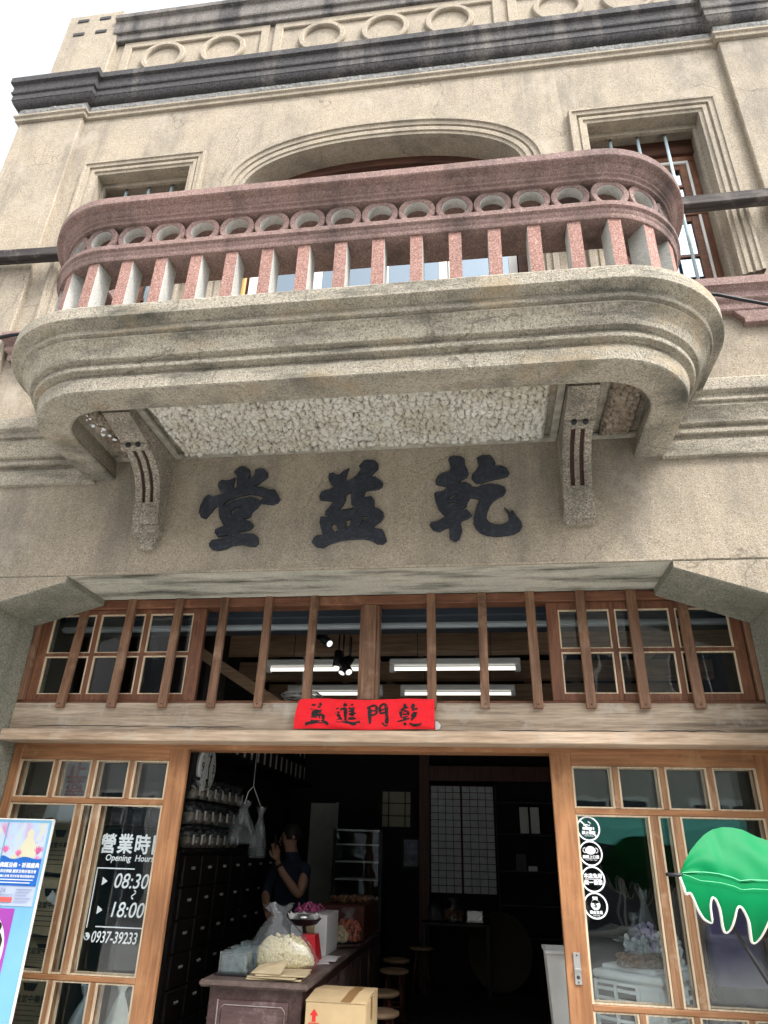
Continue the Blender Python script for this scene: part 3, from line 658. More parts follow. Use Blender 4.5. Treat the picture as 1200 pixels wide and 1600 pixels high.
for x in (-3.078, -2.42, -1.365, -0.715, -0.065, 0.99, 1.65):
    rg = MB()
    n = 48; pr = [(0.245, 0.035), (0.245, 0.0), (0.235, -0.012), (0.195, -0.012), (0.185, 0.0), (0.185, 0.035)]
    rg.lathe([(r, h) for r, h in pr], (x, 0, 8.965), n, 0, False, 'Y')
    rg.build('parapet_ring', MT['wall_pale'], shop)
# string course on either side of the balcony
sprof = [(-0.02, 3.825), (0.028, 3.832), (0.03, 3.84), (0.03, 3.945), (0.016, 3.955), (0.016, 3.985), (0.046, 3.982), (0.05, 3.987), (0.05, 4.012), (0.038, 4.02), (0.037, 4.042), (0.062, 4.046), (0.066, 4.052), (0.068, 4.075), (0.073, 4.10), (0.083, 4.13), (0.098, 4.155), (0.092, 4.168), (0.092, 4.184), (0.108, 4.186), (0.112, 4.19), (0.112, 4.206), (0.102, 4.214), (0.102, 4.238), (0.13, 4.255), (0.132, 4.262), (0.132, 4.34), (0.125, 4.352), (-0.02, 4.36)]
MB().sweep([(WL, 3.0), (WL, 0.0), (-2.68, 0.0)], sprof, plan).build('string_course', MT['string'], shop)
MB().sweep([(1.21, 0.0), (WR, 0.0)], sprof, plan).build('string_course', MT['string'], shop)
# moulding round the arch
MB().sweep(arch(1.24, 0.575, 6.70, 4.36)[::-1], [(-0.002, 0.03), (-0.002, -0.012), (0.03, -0.014), (0.034, -0.026), (0.075, -0.028), (0.08, -0.016), (0.09, -0.016), (0.095, -0.034), (0.135, -0.036), (0.142, -0.052), (0.18, -0.052), (0.186, -0.044), (0.186, 0.01)],
           lambda u, v, h: (u, h, v)).build('arch_moulding', MT['wall_pale'], shop)
MT['oldwood'] = wood('old_dark_joinery', (0.11, 0.045, 0.026), (0.05, 0.02, 0.013), 'X', 0.6, 9)
# ---- upper windows
for (a, b) in WIN:
    wn_ = MB()
    wn_.sweep([(b, WZ0), (b, WZ1), (a, WZ1), (a, WZ0)], [(-0.003, 0.03), (-0.003, -0.008), (0.025, -0.010), (0.03, -0.024), (0.06, -0.026), (0.066, -0.014), (0.075, -0.014), (0.08, -0.036), (0.115, -0.038), (0.12, -0.05), (0.14, -0.05), (0.145, -0.042), (0.145, 0.01)], elev)
    w = wn_.build('window_surround', MT['wall_pale'], shop)
    # lip inside the reveal, then the timber window
    MB().box(a, b, 0.10, 0.13, WZ1 - 0.05, WZ1).box(a, a + 0.03, 0.10, 0.13, WZ0, WZ1 - 0.051).box(b - 0.03, b, 0.10, 0.13, WZ0, WZ1 - 0.051).build('reveal_lip', MT['wall_pale'], w)
    fr = MB()
    y = 0.27
    MB().box(a, b, y - 0.03, y + 0.06, WZ1 - 0.17, WZ1 - 0.0005, 0.004).build('head_shade_board', MT['oldwood'], w)  # dark board added in place of the shaded gap over the frame
    fr.box(a, b, y, y + 0.08, WZ1 - 0.24, WZ1 - 0.171, 0.004).box(a, b, y, y + 0.08, 6.28, 6.36, 0.004).box(a, b, y, y + 0.08, WZ0, WZ0 + 0.08, 0.004)
    for x0, x1 in ((a, a + 0.06), (b - 0.06, b), ((a + b) / 2 - 0.03, (a + b) / 2 + 0.03)):
        fr.box(x0, x1, y + 0.002, y + 0.076, WZ0 + 0.081, 6.279, 0.004).box(x0, x1, y + 0.002, y + 0.076, 6.361, WZ1 - 0.241, 0.004)
    wf = fr.build('window_frame', MT['sashz'], w)
    lt = MB()
    lt.box(a + 0.062, b - 0.062, y - 0.006, y + 0.01, WZ1 - 0.268, WZ1 - 0.242)
    lt.box(a + 0.062, b - 0.062, y - 0.006, y + 0.01, 6.362, 6.385)
    for x in (a + 0.0605, b - 0.078):
        lt.box(x, x + 0.018, y - 0.006, y + 0.01, WZ0 + 0.082, 6.27)
        lt.box(x, x + 0.018, y - 0.006, y + 0.01, 6.386, WZ1 - 0.27)
    lt.build('window_bead', MT['whitepaint'], w)
    sa = MB(); mid = (a + b) / 2
    for x0, x1 in ((a + 0.08, mid - 0.032), (mid + 0.032, b - 0.08)):
        for z0, z1 in ((WZ0 + 0.085, 6.275), (6.387, WZ1 - 0.27)):
            sa.box(x0, x0 + 0.055, y + 0.01, y + 0.05, z0, z1, 0.003).box(x1 - 0.055, x1, y + 0.01, y + 0.05, z0, z1, 0.003)
            sa.box(x0 + 0.056, x1 - 0.056, y + 0.012, y + 0.048, z0, z0 + 0.055).box(x0 + 0.056, x1 - 0.056, y + 0.012, y + 0.048, z1 - 0.055, z1)
            zm = (z0 + z1) / 2
            sa.box(x0 + 0.056, x1 - 0.056, y + 0.014, y + 0.044, zm - 0.013, zm + 0.013)
    sa.build('sash', MT['sash'], w)
    MB().box(a + 0.1, b - 0.1, y + 0.028, y + 0.032, WZ0 + 0.1, 6.26).box(a + 0.1, b - 0.1, y + 0.028, y + 0.032, 6.39, WZ1 - 0.29).build('pane', MT['skyglass'], w)
    for i in range(3):
        x = a + 0.22 + 0.228 * i
        MB().tube([(x, 0.16, WZ0), (x, 0.16, WZ1 - 0.02)], 0.014, 8).build('window_bar', MT['iron'], w)
    # terrazzo sill with small corbels
    MB().sweep([(a - 0.22, 0.03), (a - 0.22, 0.0), (b + 0.24, 0.0), (b + 0.24, 0.03)],
               [(-0.02, 4.97), (0.045, 4.97), (0.05, 4.98), (0.05, 5.03), (0.07, 5.05), (0.075, 5.06), (0.075, 5.11), (0.10, 5.14), (0.115, 5.15), (0.115, 5.215), (0.105, 5.225), (-0.3, 5.24)], plan).build('window_sill', MT['rail'], w)
    for x in (a - 0.02, b + 0.02):
        MB().poly([[(x - 0.17, 4.969), (x + 0.17, 4.969), (x + 0.11, 4.895), (x + 0.11, 4.86), (x - 0.11, 4.86), (x - 0.11, 4.895)]], -0.045, 0.02, 0.004).build('sill_corbel', MT['rail'], w)
# ---- arched opening on to the balcony
y = 0.21
ad = MB()
ad.sweep(arch(1.24, 0.575, 6.70, 4.36, 30), [(0.0, y), (0.09, y), (0.09, y + 0.09), (0.0, y + 0.09)], elev, close_prof=True)
ado = ad.build('arched_door_frame', MT['oldwood'], shop)
dd = MB()
dd.box(XC - 1.148, XC + 1.148, y + 0.02, y + 0.08, 6.46, 6.58, 0.004)
for i in range(7):
    x = XC - 1.0 + i * 2.0 / 6
    top = 6.70 + 0.48 * (1 - (abs(x - XC) / 1.15) ** 2.3) ** (1 / 2.3)
    dd.box(x - 0.02, x + 0.02, y + 0.03, y + 0.07, 6.582, top)
dd.build('fanlight_bar', MT['oldwood'], ado)
MB().poly([arch(1.15, 0.49, 6.70, 6.58)], y + 0.048, y + 0.052).build('pane', MT['skyglass'], ado)
xs = [XC - 1.146 + i * 2.292 / 4 for i in range(5)]
for i in range(4):
    x0, x1 = xs[i] + 0.004, xs[i + 1] - 0.004
    lf = MB()
    lf.box(x0, x0 + 0.07, y + 0.03, y + 0.07, 4.37, 6.455, 0.004).box(x1 - 0.07, x1, y + 0.03, y + 0.07, 4.37, 6.455, 0.004)
    for z0, z1 in ((4.37, 4.95), (5.62, 5.67), (6.39, 6.455)):
        lf.box(x0 + 0.071, x1 - 0.071, y + 0.032, y + 0.068, z0, z1, 0.003)
    if i in (1, 2):
        lf.box((x0 + x1) / 2 - 0.012, (x0 + x1) / 2 + 0.012, y + 0.034, y + 0.066, 5.671, 6.389)
    lo = lf.build('balcony_door', MT['whitepaint'], shop)
    MB().box(x0 + 0.071, x1 - 0.071, y + 0.048, y + 0.052, 4.951, 5.619).box(x0 + 0.071, x1 - 0.071, y + 0.048, y + 0.052, 5.671, 6.389).build('pane', MT['skyglass'], lo)
MB().box(XC - 1.235, XC - 1.15, y - 0.03, y + 0.02, 4.36, 6.6, 0.003).build('door_lining', plain('orange_varnish', (0.62, 0.33, 0.10), 0.4), ado)
# ---- the balcony
BX = -0.735
def bpath(W, F, r, n=14, yb=0.03):
    pts = [(BX - W, yb)]
    for k in range(n + 1):
        t = math.pi + (math.pi / 2) * k / n
        pts.append((BX - W + r + r * math.cos(t), -F + r + r * math.sin(t)))
    for k in range(n + 1):
        t = 1.5 * math.pi + (math.pi / 2) * k / n
        pts.append((BX + W - r + r * math.cos(t), -F + r + r * math.sin(t)))
    pts.append((BX + W, yb))
    return pts
def inw(prof): return [(-o, z) for o, z in prof]
SP = bpath(2.19, 1.19, 0.70, 18)
sprof2 = [(0.39, 4.03), (0.37, 4.02), (0.365, 3.86), (0.35, 3.85), (0.168, 3.85), (0.16, 3.857), (0.16, 3.945), (0.172, 3.957), (0.174, 3.978), (0.162, 3.985), (0.138, 3.983), (0.134, 3.987), (0.134, 4.008), (0.146, 4.018), (0.147, 4.040), (0.135, 4.046), (0.118, 4.045), (0.114, 4.049), (0.111, 4.072), (0.105, 4.10), (0.095, 4.125), (0.081, 4.146), (0.069, 4.157), (0.074, 4.166), (0.078, 4.178), (0.07, 4.184), (0.058, 4.183), (0.055, 4.187), (0.055, 4.205), (0.062, 4.213), (0.062, 4.235), (0.045, 4.25), (0.006, 4.255), (0.0, 4.26), (0.0, 4.338), (0.008, 4.35), (0.03, 4.355), (1.0, 4.356)]
bal = MB().sweep(SP, inw(sprof2[:-1]), plan)
# the slab flares a little more at its ends than at its front
bal.v = [(BX - 0.012 + (x - BX) * (0.978 + 0.048 * min(1.0, max(0.0, (z - 3.85) / 0.41))), yy, z) for x, yy, z in bal.v]
ring_ = [(p[0], p[1]) for p in bpath(2.155, 1.155, 0.665, 18)]
bal.add([(x, yy, 4.3555) for x, yy in ring_], [list(range(len(ring_)))])
inn = bpath(1.83, 0.83, 0.34, 18)
bal.add([(x, yy, 4.028) for x, yy in inn], [list(range(len(inn)))])
balc = bal.build('balcony', MT['slab'], shop)
balc['label'] = 'rounded stone balcony slab with stepped mouldings and a pink terrazzo balustrade'
# soffit panels of clotted plaster with flat lime borders
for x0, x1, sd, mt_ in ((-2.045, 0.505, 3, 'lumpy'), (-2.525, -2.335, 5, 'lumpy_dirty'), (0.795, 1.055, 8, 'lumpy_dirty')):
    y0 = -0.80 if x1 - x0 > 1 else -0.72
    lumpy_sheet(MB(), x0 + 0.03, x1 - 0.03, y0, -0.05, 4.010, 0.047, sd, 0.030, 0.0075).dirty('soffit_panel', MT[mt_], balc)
MT['soffit_edge'] = plain('soffit_edge', (0.30, 0.285, 0.235), 0.9, 0.35, 12)
bd = MB()
for x0, x1 in ((-2.10, 0.56), (-2.545, -2.28), (0.74, 1.075)):
    bd.box(x0, x1, -0.052, -0.003, 3.996, 4.02, 0.002)
    if x1 - x0 < 1: continue
    bd.box(x0, x0 + 0.045, -0.83 if x1 - x0 > 1 else -0.55, -0.053, 3.99, 4.02, 0.002)
    bd.box(x1 - 0.045, x1, -0.83 if x1 - x0 > 1 else -0.55, -0.053, 3.99, 4.02, 0.002)
bd.build('soffit_border', MT['soffit_edge'], balc)
# brackets
MT['bracket'] = plaster('bracket_stone', (0.25, 0.22, 0.175), (0.185, 0.165, 0.135), (0.06, 0.05, 0.04), (0.48, 0.43, 0.37), 140, 0.75, (0.085, 0.08, 0.065), 0.7, 0.47)
MT['groove'] = plain('dark_red_groove', (0.055, 0.024, 0.02), 0.8, 0.2)
bcur = [(-0.045, 3.37), (-0.065, 3.44), (-0.09, 3.50), (-0.10, 3.60), (-0.13, 3.70), (-0.185, 3.785), (-0.27, 3.85), (-0.39, 3.893), (-0.55, 3.925), (-0.70, 3.95), (-0.84, 3.965)]
def off(c, d):
    o = []
    for i in range(len(c)):
        a, b = Vector(c[max(0, i - 1)]), Vector(c[min(len(c) - 1, i + 1)])
        t = (b - a).normalized(); o.append((c[i][0] - t.y * d, c[i][1] + t.x * d * -1 if False else c[i][1] - abs(t.x) * d))
    return o
def strip(mb, c, x0, x1, d, mi=0):
    """a ribbon of thickness d laid on the bracket's front curve between x0 and x1"""
    o = off(c, d); vs = []
    for i in range(len(c)):
        vs += [(x0, c[i][0] + 0.004, c[i][1]), (x1, c[i][0] + 0.004, c[i][1]), (x1, o[i][0], o[i][1]), (x0, o[i][0], o[i][1])]
    fs = []
    for i in range(len(c) - 1):
        for a in range(4):
            b = (a + 1) % 4
            fs.append((i * 4 + a, i * 4 + b, (i + 1) * 4 + b, (i + 1) * 4 + a))
    fs += [(0, 1, 2, 3), tuple(len(vs) - 4 + q for q in (3, 2, 1, 0))]
    mb.add(vs, fs, mi)
for x0, x1 in ((-2.275, -2.105), (0.565, 0.735)):
    br = MB()
    prof = [(0.02, 3.37)] + bcur + [(-0.84, 4.02), (0.02, 4.02)]
    vs = [(x0, a, b) for a, b in prof] + [(x1, a, b) for a, b in prof]
    n = len(prof)
    br.add(vs, [list(range(n))[::-1], list(range(n, 2 * n))] + [(i, (i + 1) % n, n + (i + 1) % n, n + i) for i in range(n)])
    w = (x1 - x0)
    seg = bcur[3:8]
    fine = []
    for i in range(len(seg) - 1):
        for q in range(4):
            t = q / 4
            fine.append((seg[i][0] * (1 - t) + seg[i + 1][0] * t, seg[i][1] * (1 - t) + seg[i + 1][1] * t))
    fine.append(seg[-1])
    for a, b in ((0.0, 0.25), (0.41, 0.59), (0.75, 1.0)):
        strip(br, fine, x0 + w * a - (0.003 if a == 0 else 0), x0 + w * b + (0.003 if b == 1 else 0), 0.018)
    for a, b in ((0.255, 0.405), (0.595, 0.745)):
        strip(br, fine, x0 + w * a, x0 + w * b, 0.003, 1)
    strip(br, bcur[1:4], x0 - 0.005, x1 + 0.005, 0.02)
    strip(br, bcur[7:10], x0 - 0.004, x1 + 0.004, 0.02)
    br.lathe([(0.001, 0.0), (0.032, 0.0), (0.032, w + 0.01), (0.001, w + 0.01)], (x0 - 0.005, -0.40, 3.872), 14, 0, True, 'X')
    for t in (0.30, 0.70):
        br.lathe([(0.001, -0.004), (0.017, -0.004), (0.017, 0.01)], (x0 + w * t, -0.437, 3.862), 10, 2, True, 'Y')  # dark discs for the scroll holes: their shade put into colour
    br.box(x0 - 0.012, x1 + 0.012, -0.092, 0.02, 3.395, 3.455, 0.012)
    if x0 < -1:
        br.box(x0 + 0.03, x1 - 0.02, -0.05, 0.02, 3.29, 3.40, 0.015)
    br.build('bracket', [MT['bracket'], MT['groove'], MT['slot']], balc)
# balustrade
RP = bpath(2.14, 1.20, 0.62, 18)
MB().sweep(RP, inw([(0.09, 5.108), (0.09, 5.128), (0.084, 5.134), (0.076, 5.136), (0.074, 5.14), (0.074, 5.154), (0.068, 5.157), (0.058, 5.164), (0.046, 5.178), (0.04, 5.19), (0.006, 5.196), (0.0, 5.203), (0.0, 5.254), (0.008, 5.262), (0.29, 5.262), (0.30, 5.25), (0.30, 5.12), (0.29, 5.108)]), plan, close_prof=True).build('hand_rail', MT['rail'], balc)
MB().sweep(RP, inw([(0.10, 4.80), (0.096, 4.81), (0.094, 4.828), (0.09, 4.836), (0.087, 4.842), (0.085, 4.86), (0.076, 4.866), (0.07, 4.872), (0.07, 4.904), (0.077, 4.912), (0.33, 4.912), (0.335, 4.90), (0.335, 4.81), (0.33, 4.80)]), plan, close_prof=True).build('middle_rail', MT['rail'], balc)
def along(W, F, r, s):
    """point, outward normal at arc length s from the middle of the front"""
    sg = 1 if s >= 0 else -1; s = abs(s); st = W - r
    if s <= st: return (BX + sg * s, -F), (0, -1)
    s -= st; al = r * math.pi / 2
    if s <= al:
        t = s / r
        return (BX + sg * (st + r * math.sin(t)), -F + r - r * math.cos(t)), (sg * math.sin(t), -math.cos(t))
    return (BX + sg * W, -F + r + s - al), (sg, 0)
bs = MB()
w, dp = 0.0365, 0.065
vs = [(-w, -dp, 4.350), (w, -dp, 4.350), (w, dp, 4.350), (-w, dp, 4.350), (-w, -dp, 4.803), (w, -dp, 4.803), (w, dp, 4.803), (-w, dp, 4.803)]
bs.add(vs, [(0, 1, 5, 4)], 0); bs.add(vs, [(3, 2, 1, 0), (4, 5, 6, 7), (1, 2, 6, 5), (2, 3, 7, 6), (3, 0, 4, 7)], 1)
bme = bs.mesh('baluster', [MT['pink'], MT['grey_side']], clean=False)
rs_ = MB(); rs_.lathe([(0.107, -0.075), (0.112, -0.07), (0.112, -0.005), (0.107, 0.0), (0.08, 0.0), (0.075, -0.005), (0.075, -0.07), (0.08, -0.075), (0.107, -0.075)], (0, 0, 5.012), 36, 0, True, 'Y')
rs_.mi = [1 if max(math.hypot(rs_.v[i][0], rs_.v[i][2] - 5.012) for i in f) < 0.0765 else 0 for f in rs_.f]
rme = rs_.mesh('ring', [MT['rail'], MT['grey_side']])
PITCH = 0.2265
for kk in range(-12, 13):
    s = kk * PITCH + 0.004
    for nm, me, o in (('baluster', bme, 0.175), ('ring', rme, 0.185)):
        (px, py), (nx, ny) = along(2.14 - o, 1.20 - o, 0.62 - o, s * (1 if abs(s) < 1.53 else (1.53 + (abs(s) - 1.53) * 0.84) / abs(s)))
        if py > -0.06: continue
        ob = bpy.data.objects.new(nm, me); C.objects.link(ob); ob.parent = balc
        ob.location = (px - XC, py, 0); ob.rotation_euler = (0, 0, math.atan2(nx, -ny))
# ---- carved sign
sign = thing('shop_sign', 'three big black carved calligraphy characters on the wall below the balcony', 'sign', (XC, -0.01, 3.5))
for key in ('tang', 'yi', 'qian'):
    gm = MB().poly(GLYPH[key], -0.022, 0.003, 0.004)
    gm.build('character', MT['ink'], sign)
# ---- timber transom
tw = MB()
tw.box(JL + 0.002, JR - 0.002, 0.515, 0.64, 3.062, 3.128, 0.004).box(JL + 0.002, JR - 0.002, 0.53, 0.66, 2.386, 2.404, 0.003)
tr = tw.build('transom_frame', MT['sash'], shop)
for x0, x1 in ((JL + 0.002, -3.192), (1.69, JR - 0.002)):
    MB().box(x0, x1, 0.512, 0.64, 2.405, 3.061, 0.004).build('transom_post', MT['slat'], shop)
tp = MB().box(-0.785, -0.692, 0.512, 0.64, 2.405, 3.061, 0.004)
tp.box(-0.806, -0.7845, 0.53, 0.63, 2.4055, 3.0605, 0.003).box(-0.6925, -0.671, 0.53, 0.63, 2.4055, 3.0605, 0.003)
tp.build('transom_post', MT['slat'], shop)
for vx, zt in ((((-3.187, -3.118), (-2.783, -2.745), (-2.40, -2.363), (-2.032, -1.938)), 3.03), (((0.46, 0.536), (0.869, 0.903), (1.252, 1.286), (1.617, 1.683)), 3.01)):
    sw = MB(); y = 0.545
    for i, (a, b) in enumerate(vx):
        sw.box(a, b, y if i in (0, 3) else y + 0.004, y + 0.04, 2.406, 3.06, 0.003)
    pn = MB(); bd = MB()
    for i in range(3):
        a, b = vx[i][1] + 0.0005, vx[i + 1][0] - 0.0005
        for z0, z1 in ((2.406, 2.452), (2.722, 2.744), (zt, 3.06)):
            sw.box(a, b, y + 0.002, y + 0.038, z0, z1, 0.002)
        for z0, z1 in ((2.453, 2.721), (2.745, zt - 0.001)):
            pn.box(a, b, y + 0.022, y + 0.026, z0, z1)
            bd.box(a, a + 0.009, y + 0.006, y + 0.021, z0, z1).box(b - 0.009, b, y + 0.006, y + 0.021, z0, z1)
            bd.box(a + 0.0092, b - 0.0092, y + 0.007, y + 0.021, z1 - 0.009, z1).box(a + 0.0092, b - 0.0092, y + 0.007, y + 0.021, z0, z0 + 0.006)
    so_ = sw.build('transom_sash', MT['sashz'], shop)
    pn.build('pane', MT['glass'], so_); bd.build('putty_bead', MT['bead'], so_)
for x in (-2.872, -2.498, -2.133, -1.792, -1.465, -1.137, -0.311, 0.032, 0.357, 0.685, 1.011, 1.332):
    sl = MB(); w = 0.03 + random.uniform(-0.002, 0.002); dx = random.uniform(-0.004, 0.004)
    zt = 3.128 if -2.72 < x < 1.16 else 3.06
    vs = []
    for z, y0, xx in ((2.348, 0.469, x + dx), (zt, 0.4935 if zt > 3.1 else 0.512, x - dx)):
        vs += [(xx - w, y0, z), (xx + w, y0, z), (xx + w, y0 + 0.034, z), (xx - w, y0 + 0.034, z)]
    bm = bmesh.new()
    bv = [bm.verts.new(p) for p in vs]
    for q in [(3, 2, 1, 0), (4, 5, 6, 7), (0, 1, 5, 4), (1, 2, 6, 5), (2, 3, 7, 6), (3, 0, 4, 7)]:
        bm.faces.new([bv[i] for i in q])
    bmesh.ops.bevel(bm, geom=list(bm.edges), offset=0.003, segments=1, affect='EDGES')
    bm.verts.index_update()
    sl.add([tuple(v.co) for v in bm.verts], [[v.index for v in f.verts] for f in bm.faces]); bm.free()
    sl.lathe([(0.0005, -0.002), (0.005, -0.002), (0.005, 0.002)], (x + dx, 0.4695, 2.372), 8, 1, True, 'Y')
    sl.build('transom_slat', [MT['slat'], MT['slot']], shop)
# lintel beams
lb = MB(); lb.box(JL + 0.003, JR - 0.003, 0.505, 0.66, 2.203, 2.385, 0.006)
lb.build('lintel_beam', MT['beamwood'], shop)
MB().box(JL + 0.003, JR - 0.003, 0.43, 0.618, 2.128, 2.201, 0.006).build('lintel_lip', MT['beamwood2'], shop)
MB().box(JL + 0.003, JR - 0.003, 0.6185, 0.80, 2.10, 2.2, 0.003).build('door_head', MT['doorx'], shop)
cr = MB()
for x0, x1, z in ((-3.05, -2.2, 2.232), (-2.1, -1.55, 2.228), (0.1, 0.9, 2.216), (1.0, 1.45, 2.22)):
    pts = [(x0 + (x1 - x0) * i / 12, 0.5035, z + random.uniform(-0.003, 0.003)) for i in range(13)]
    cr.tube(pts, [0.0005] + [0.0022] * 11 + [0.0005], 5)
cr.build('beam_crack', MT['slot'], shop)
# ---- sliding doors
def leaf(y, x0, x1, px0, px1, tops, mids, name_label=None):
    fr = MB(); bd = MB(); panes = []
    T = 0.04
    fr.box(x0, px0, y, y + T, 0.02, 2.12, 0.004, 0).box(px1, x1, y, y + T, 0.02, 2.12, 0.004, 0)
    a, b = px0 + 0.0005, px1 - 0.0005
    for z0, z1 in ((2.026, 2.12), (1.751, 1.784), (0.774, 0.802), (0.02, 0.48)):
        fr.box(a, b, y + 0.002, y + T - 0.002, z0, z1, 0.003, 1)
    rows = ((1.785, 2.025, tops), (0.803, 1.75, mids), (0.481, 0.773, tops))
    for z0, z1, sp in rows:
        edges = [px0] + [e for s in sp for e in s] + [px1]
        for s in sp:
            fr.box(s[0], s[1], y + 0.003, y + T - 0.004, z0, z1, 0.003, 2)
        for i in range(0, len(edges), 2):
            p, q = edges[i] + 0.0006, edges[i + 1] - 0.0006
            panes.append((p, q, z0, z1))
            bd.box(p, p + 0.011, y + 0.007, y + 0.0195, z0 + 0.001, z1 - 0.001).box(q - 0.011, q, y + 0.007, y + 0.0195, z0 + 0.001, z1 - 0.001)
            bd.box(p + 0.0112, q - 0.0112, y + 0.008, y + 0.0195, z0 + 0.001, z0 + 0.009).box(p + 0.0112, q - 0.0112, y + 0.008, y + 0.0195, z1 - 0.009, z1 - 0.001)
    d = fr.build('sliding_door', [MT['door'], MT['doorx'], MT['muntin']], shop)
    for p, q, z0, z1 in panes:
        MB().box(p, q, y + 0.02, y + 0.024, z0, z1).build('pane', MT['glass'], d)
    bd.build('putty_bead', MT['bead'], d)
    return d
LT = ((-2.909, -2.878), (-2.634, -2.604), (-2.363, -2.329)); LM = ((-2.685, -2.65), (-2.563, -2.526))
RT = ((0.786, 0.819), (1.065, 1.096), (1.341, 1.373)); RM = ((0.975, 1.022), (1.104, 1.147))
dl = leaf(0.622, JL + 0.004, -1.955, -3.165, -2.085, LT, LM)
dl2 = leaf(0.70, JL + 0.004, -1.995, -3.165, -2.085, LT, LM)
dr = leaf(0.622, 0.418, JR - 0.004, 0.545, 1.624, RT, RM)
dr2 = leaf(0.70, 0.452, JR - 0.004, 0.545, 1.624, RT, RM)
# lettering on the inner left leaf
tx = MB(); Y = 0.7165; S = 0.036
for i, ch in enumerate('營業時間'):
    tx.text(ch, -2.548 + S + i * 0.118, 1.472, Y, 0.122, bold=0.003, sx=0.9)
tx.text('Opening  Hours', -2.498 + S, 1.418, Y, 0.052, bold=0.0008, shear=0.12, sx=0.98)
tx.box(-2.541 + S, -2.283 + S, Y - 0.0008, Y, 1.370, 1.377)
tx.box(-2.541 + S, -2.534 + S, Y - 0.0008, Y, 1.04, 1.3695)
tx.box(-2.48 + S, -2.088, Y - 0.0008, Y, 1.045, 1.052)
for x, z, s in ((-2.412, 1.270, '08:30'), (-2.412, 1.110, '18:00')):
    tx.text(s, x + S, z - 0.006, Y, 0.120, shear=0.16, bold=0.0006, sx=0.88)
for z in (1.293, 1.133):
    tx.add([(-2.49 + S, Y, z - 0.018), (-2.453 + S, Y, z + 0.006), (-2.49 + S, Y, z + 0.03)], [(0, 1, 2)])
tx.tube([(-2.262 + S + 0.012 * math.sin(t * 6.28), Y - 0.001, 1.255 - 0.05 * t) for t in [i / 10 for i in range(11)]], 0.004, 6)
tx.text('0937-39233', -2.498 + S, 0.964, Y, 0.088, shear=0.14, bold=0.0008, sx=0.72)
tx.lathe([(0.0005, 0), (0.021, 0)], (-2.526 + S, Y - 0.0005, 0.994), 18, 0, False, 'Y')
tx.tube([(-2.538 + S, Y - 0.002, 1.006), (-2.535 + S, Y - 0.002, 0.992), (-2.522 + S, Y - 0.002, 0.982)], [0.006, 0.003, 0.006], 6, 1)
tx.build('lettering', [MT['white_vinyl'], MT['slot']], dl2)
# round stickers on the right leaf
def sticker(z, draw):
    s = MB(); x = 0.614; Yq = 0.6405
    n = 40
    vs = []
    for r in (0.068, 0.0595):
        vs += [(x + r * math.cos(2 * math.pi * i / n), Yq, z + r * math.sin(2 * math.pi * i / n)) for i in range(n)]
    s.add(vs, [(i, (i + 1) % n, n + (i + 1) % n, n + i) for i in range(n)])
    draw(s, x, z, Yq)
    s.build('sticker', [MT['white_vinyl'], MT['slot']], dr)
def st1(s, x, z, Y):
    s.box(x - 0.034, x + 0.022, Y - 0.0006, Y, z - 0.006, z + 0.008)
    s.box(x + 0.026, x + 0.034, Y - 0.0006, Y, z - 0.006, z + 0.008)
    s.tube([(x - 0.028, Y - 0.001, z + 0.016), (x - 0.012, Y - 0.001, z + 0.022), (x + 0.008, Y - 0.001, z + 0.016), (x + 0.014, Y - 0.001, z + 0.03), (x, Y - 0.001, z + 0.038)], 0.0035, 6)
    c, q = math.cos(R(-45)), math.sin(R(-45))
    vs = [(x + a * c - b * q, Y - 0.0012, z + a * q + b * c) for a, b in ((-0.06, -0.004), (0.06, -0.004), (0.06, 0.004), (-0.06, 0.004))]
    s.add(vs, [(0, 1, 2, 3)])
    s.text('禁止吸菸', x, z - 0.030, Y, 0.020, align='CENTER', bold=0.0008); s.text('No Smoking', x, z - 0.042, Y, 0.010, align='CENTER')
def st2(s, x, z, Y):
    pts = [(x + 0.030 * math.cos(t) * (1 if math.sin(t) < 0.3 else 0.92), Y, z + 0.016 + 0.022 * math.sin(t)) for t in [2 * math.pi * i / 24 for i in range(24)]]
    s.add(pts, [list(range(24))])
    for sg in (-1, 1):
        s.tube([(x + sg * (0.029 + 0.014 * math.sin(t)), Y - 0.0008, z + 0.016 + 0.013 * math.cos(t)) for t in [math.pi * i / 8 for i in range(9)]], 0.0022, 5)
    s.box(x - 0.02, x + 0.02, Y - 0.0009, Y - 0.0003, z + 0.018, z + 0.0195, mi=1).box(x - 0.018, x + 0.018, Y - 0.0009, Y - 0.0003, z + 0.010, z + 0.0112, mi=1)
    s.text('請戴上口罩', x, z - 0.026, Y, 0.019, align='CENTER', bold=0.0007); s.text('Please Wear a Mask', x, z - 0.037, Y, 0.008, align='CENTER')
def st3(s, x, z, Y):
    s.text('本店免用', x, z + 0.008, Y, 0.026, align='CENTER', bold=0.0010); s.text('統一發票', x, z - 0.026, Y, 0.026, align='CENTER', bold=0.0010)
    s.box(x - 0.045, x + 0.045, Y - 0.0006, Y, z - 0.001, z + 0.002)
def st4(s, x, z, Y):
    s.lathe([(0.0005, 0), (0.026, 0)], (x, Y - 0.0004, z + 0.004), 24, 0, False, 'Y')
    s.add([(x - 0.024, Y - 0.0004, z + 0.012), (x - 0.012, Y - 0.0004, z + 0.032), (x + 0.012, Y - 0.0004, z + 0.032), (x + 0.024, Y - 0.0004, z + 0.012)], [(0, 1, 2, 3)])
    s.box(x - 0.014, x + 0.014, Y - 0.0008, Y - 0.0002, z + 0.035, z + 0.045)
    s.text('$', x, z - 0.008, Y - 0.002, 0.036, 1, align='CENTER')
    s.text('現金交易', x, z - 0.040, Y, 0.018, align='CENTER', bold=0.0007); s.text('Cash Only', x, z - 0.052, Y, 0.009, align='CENTER')
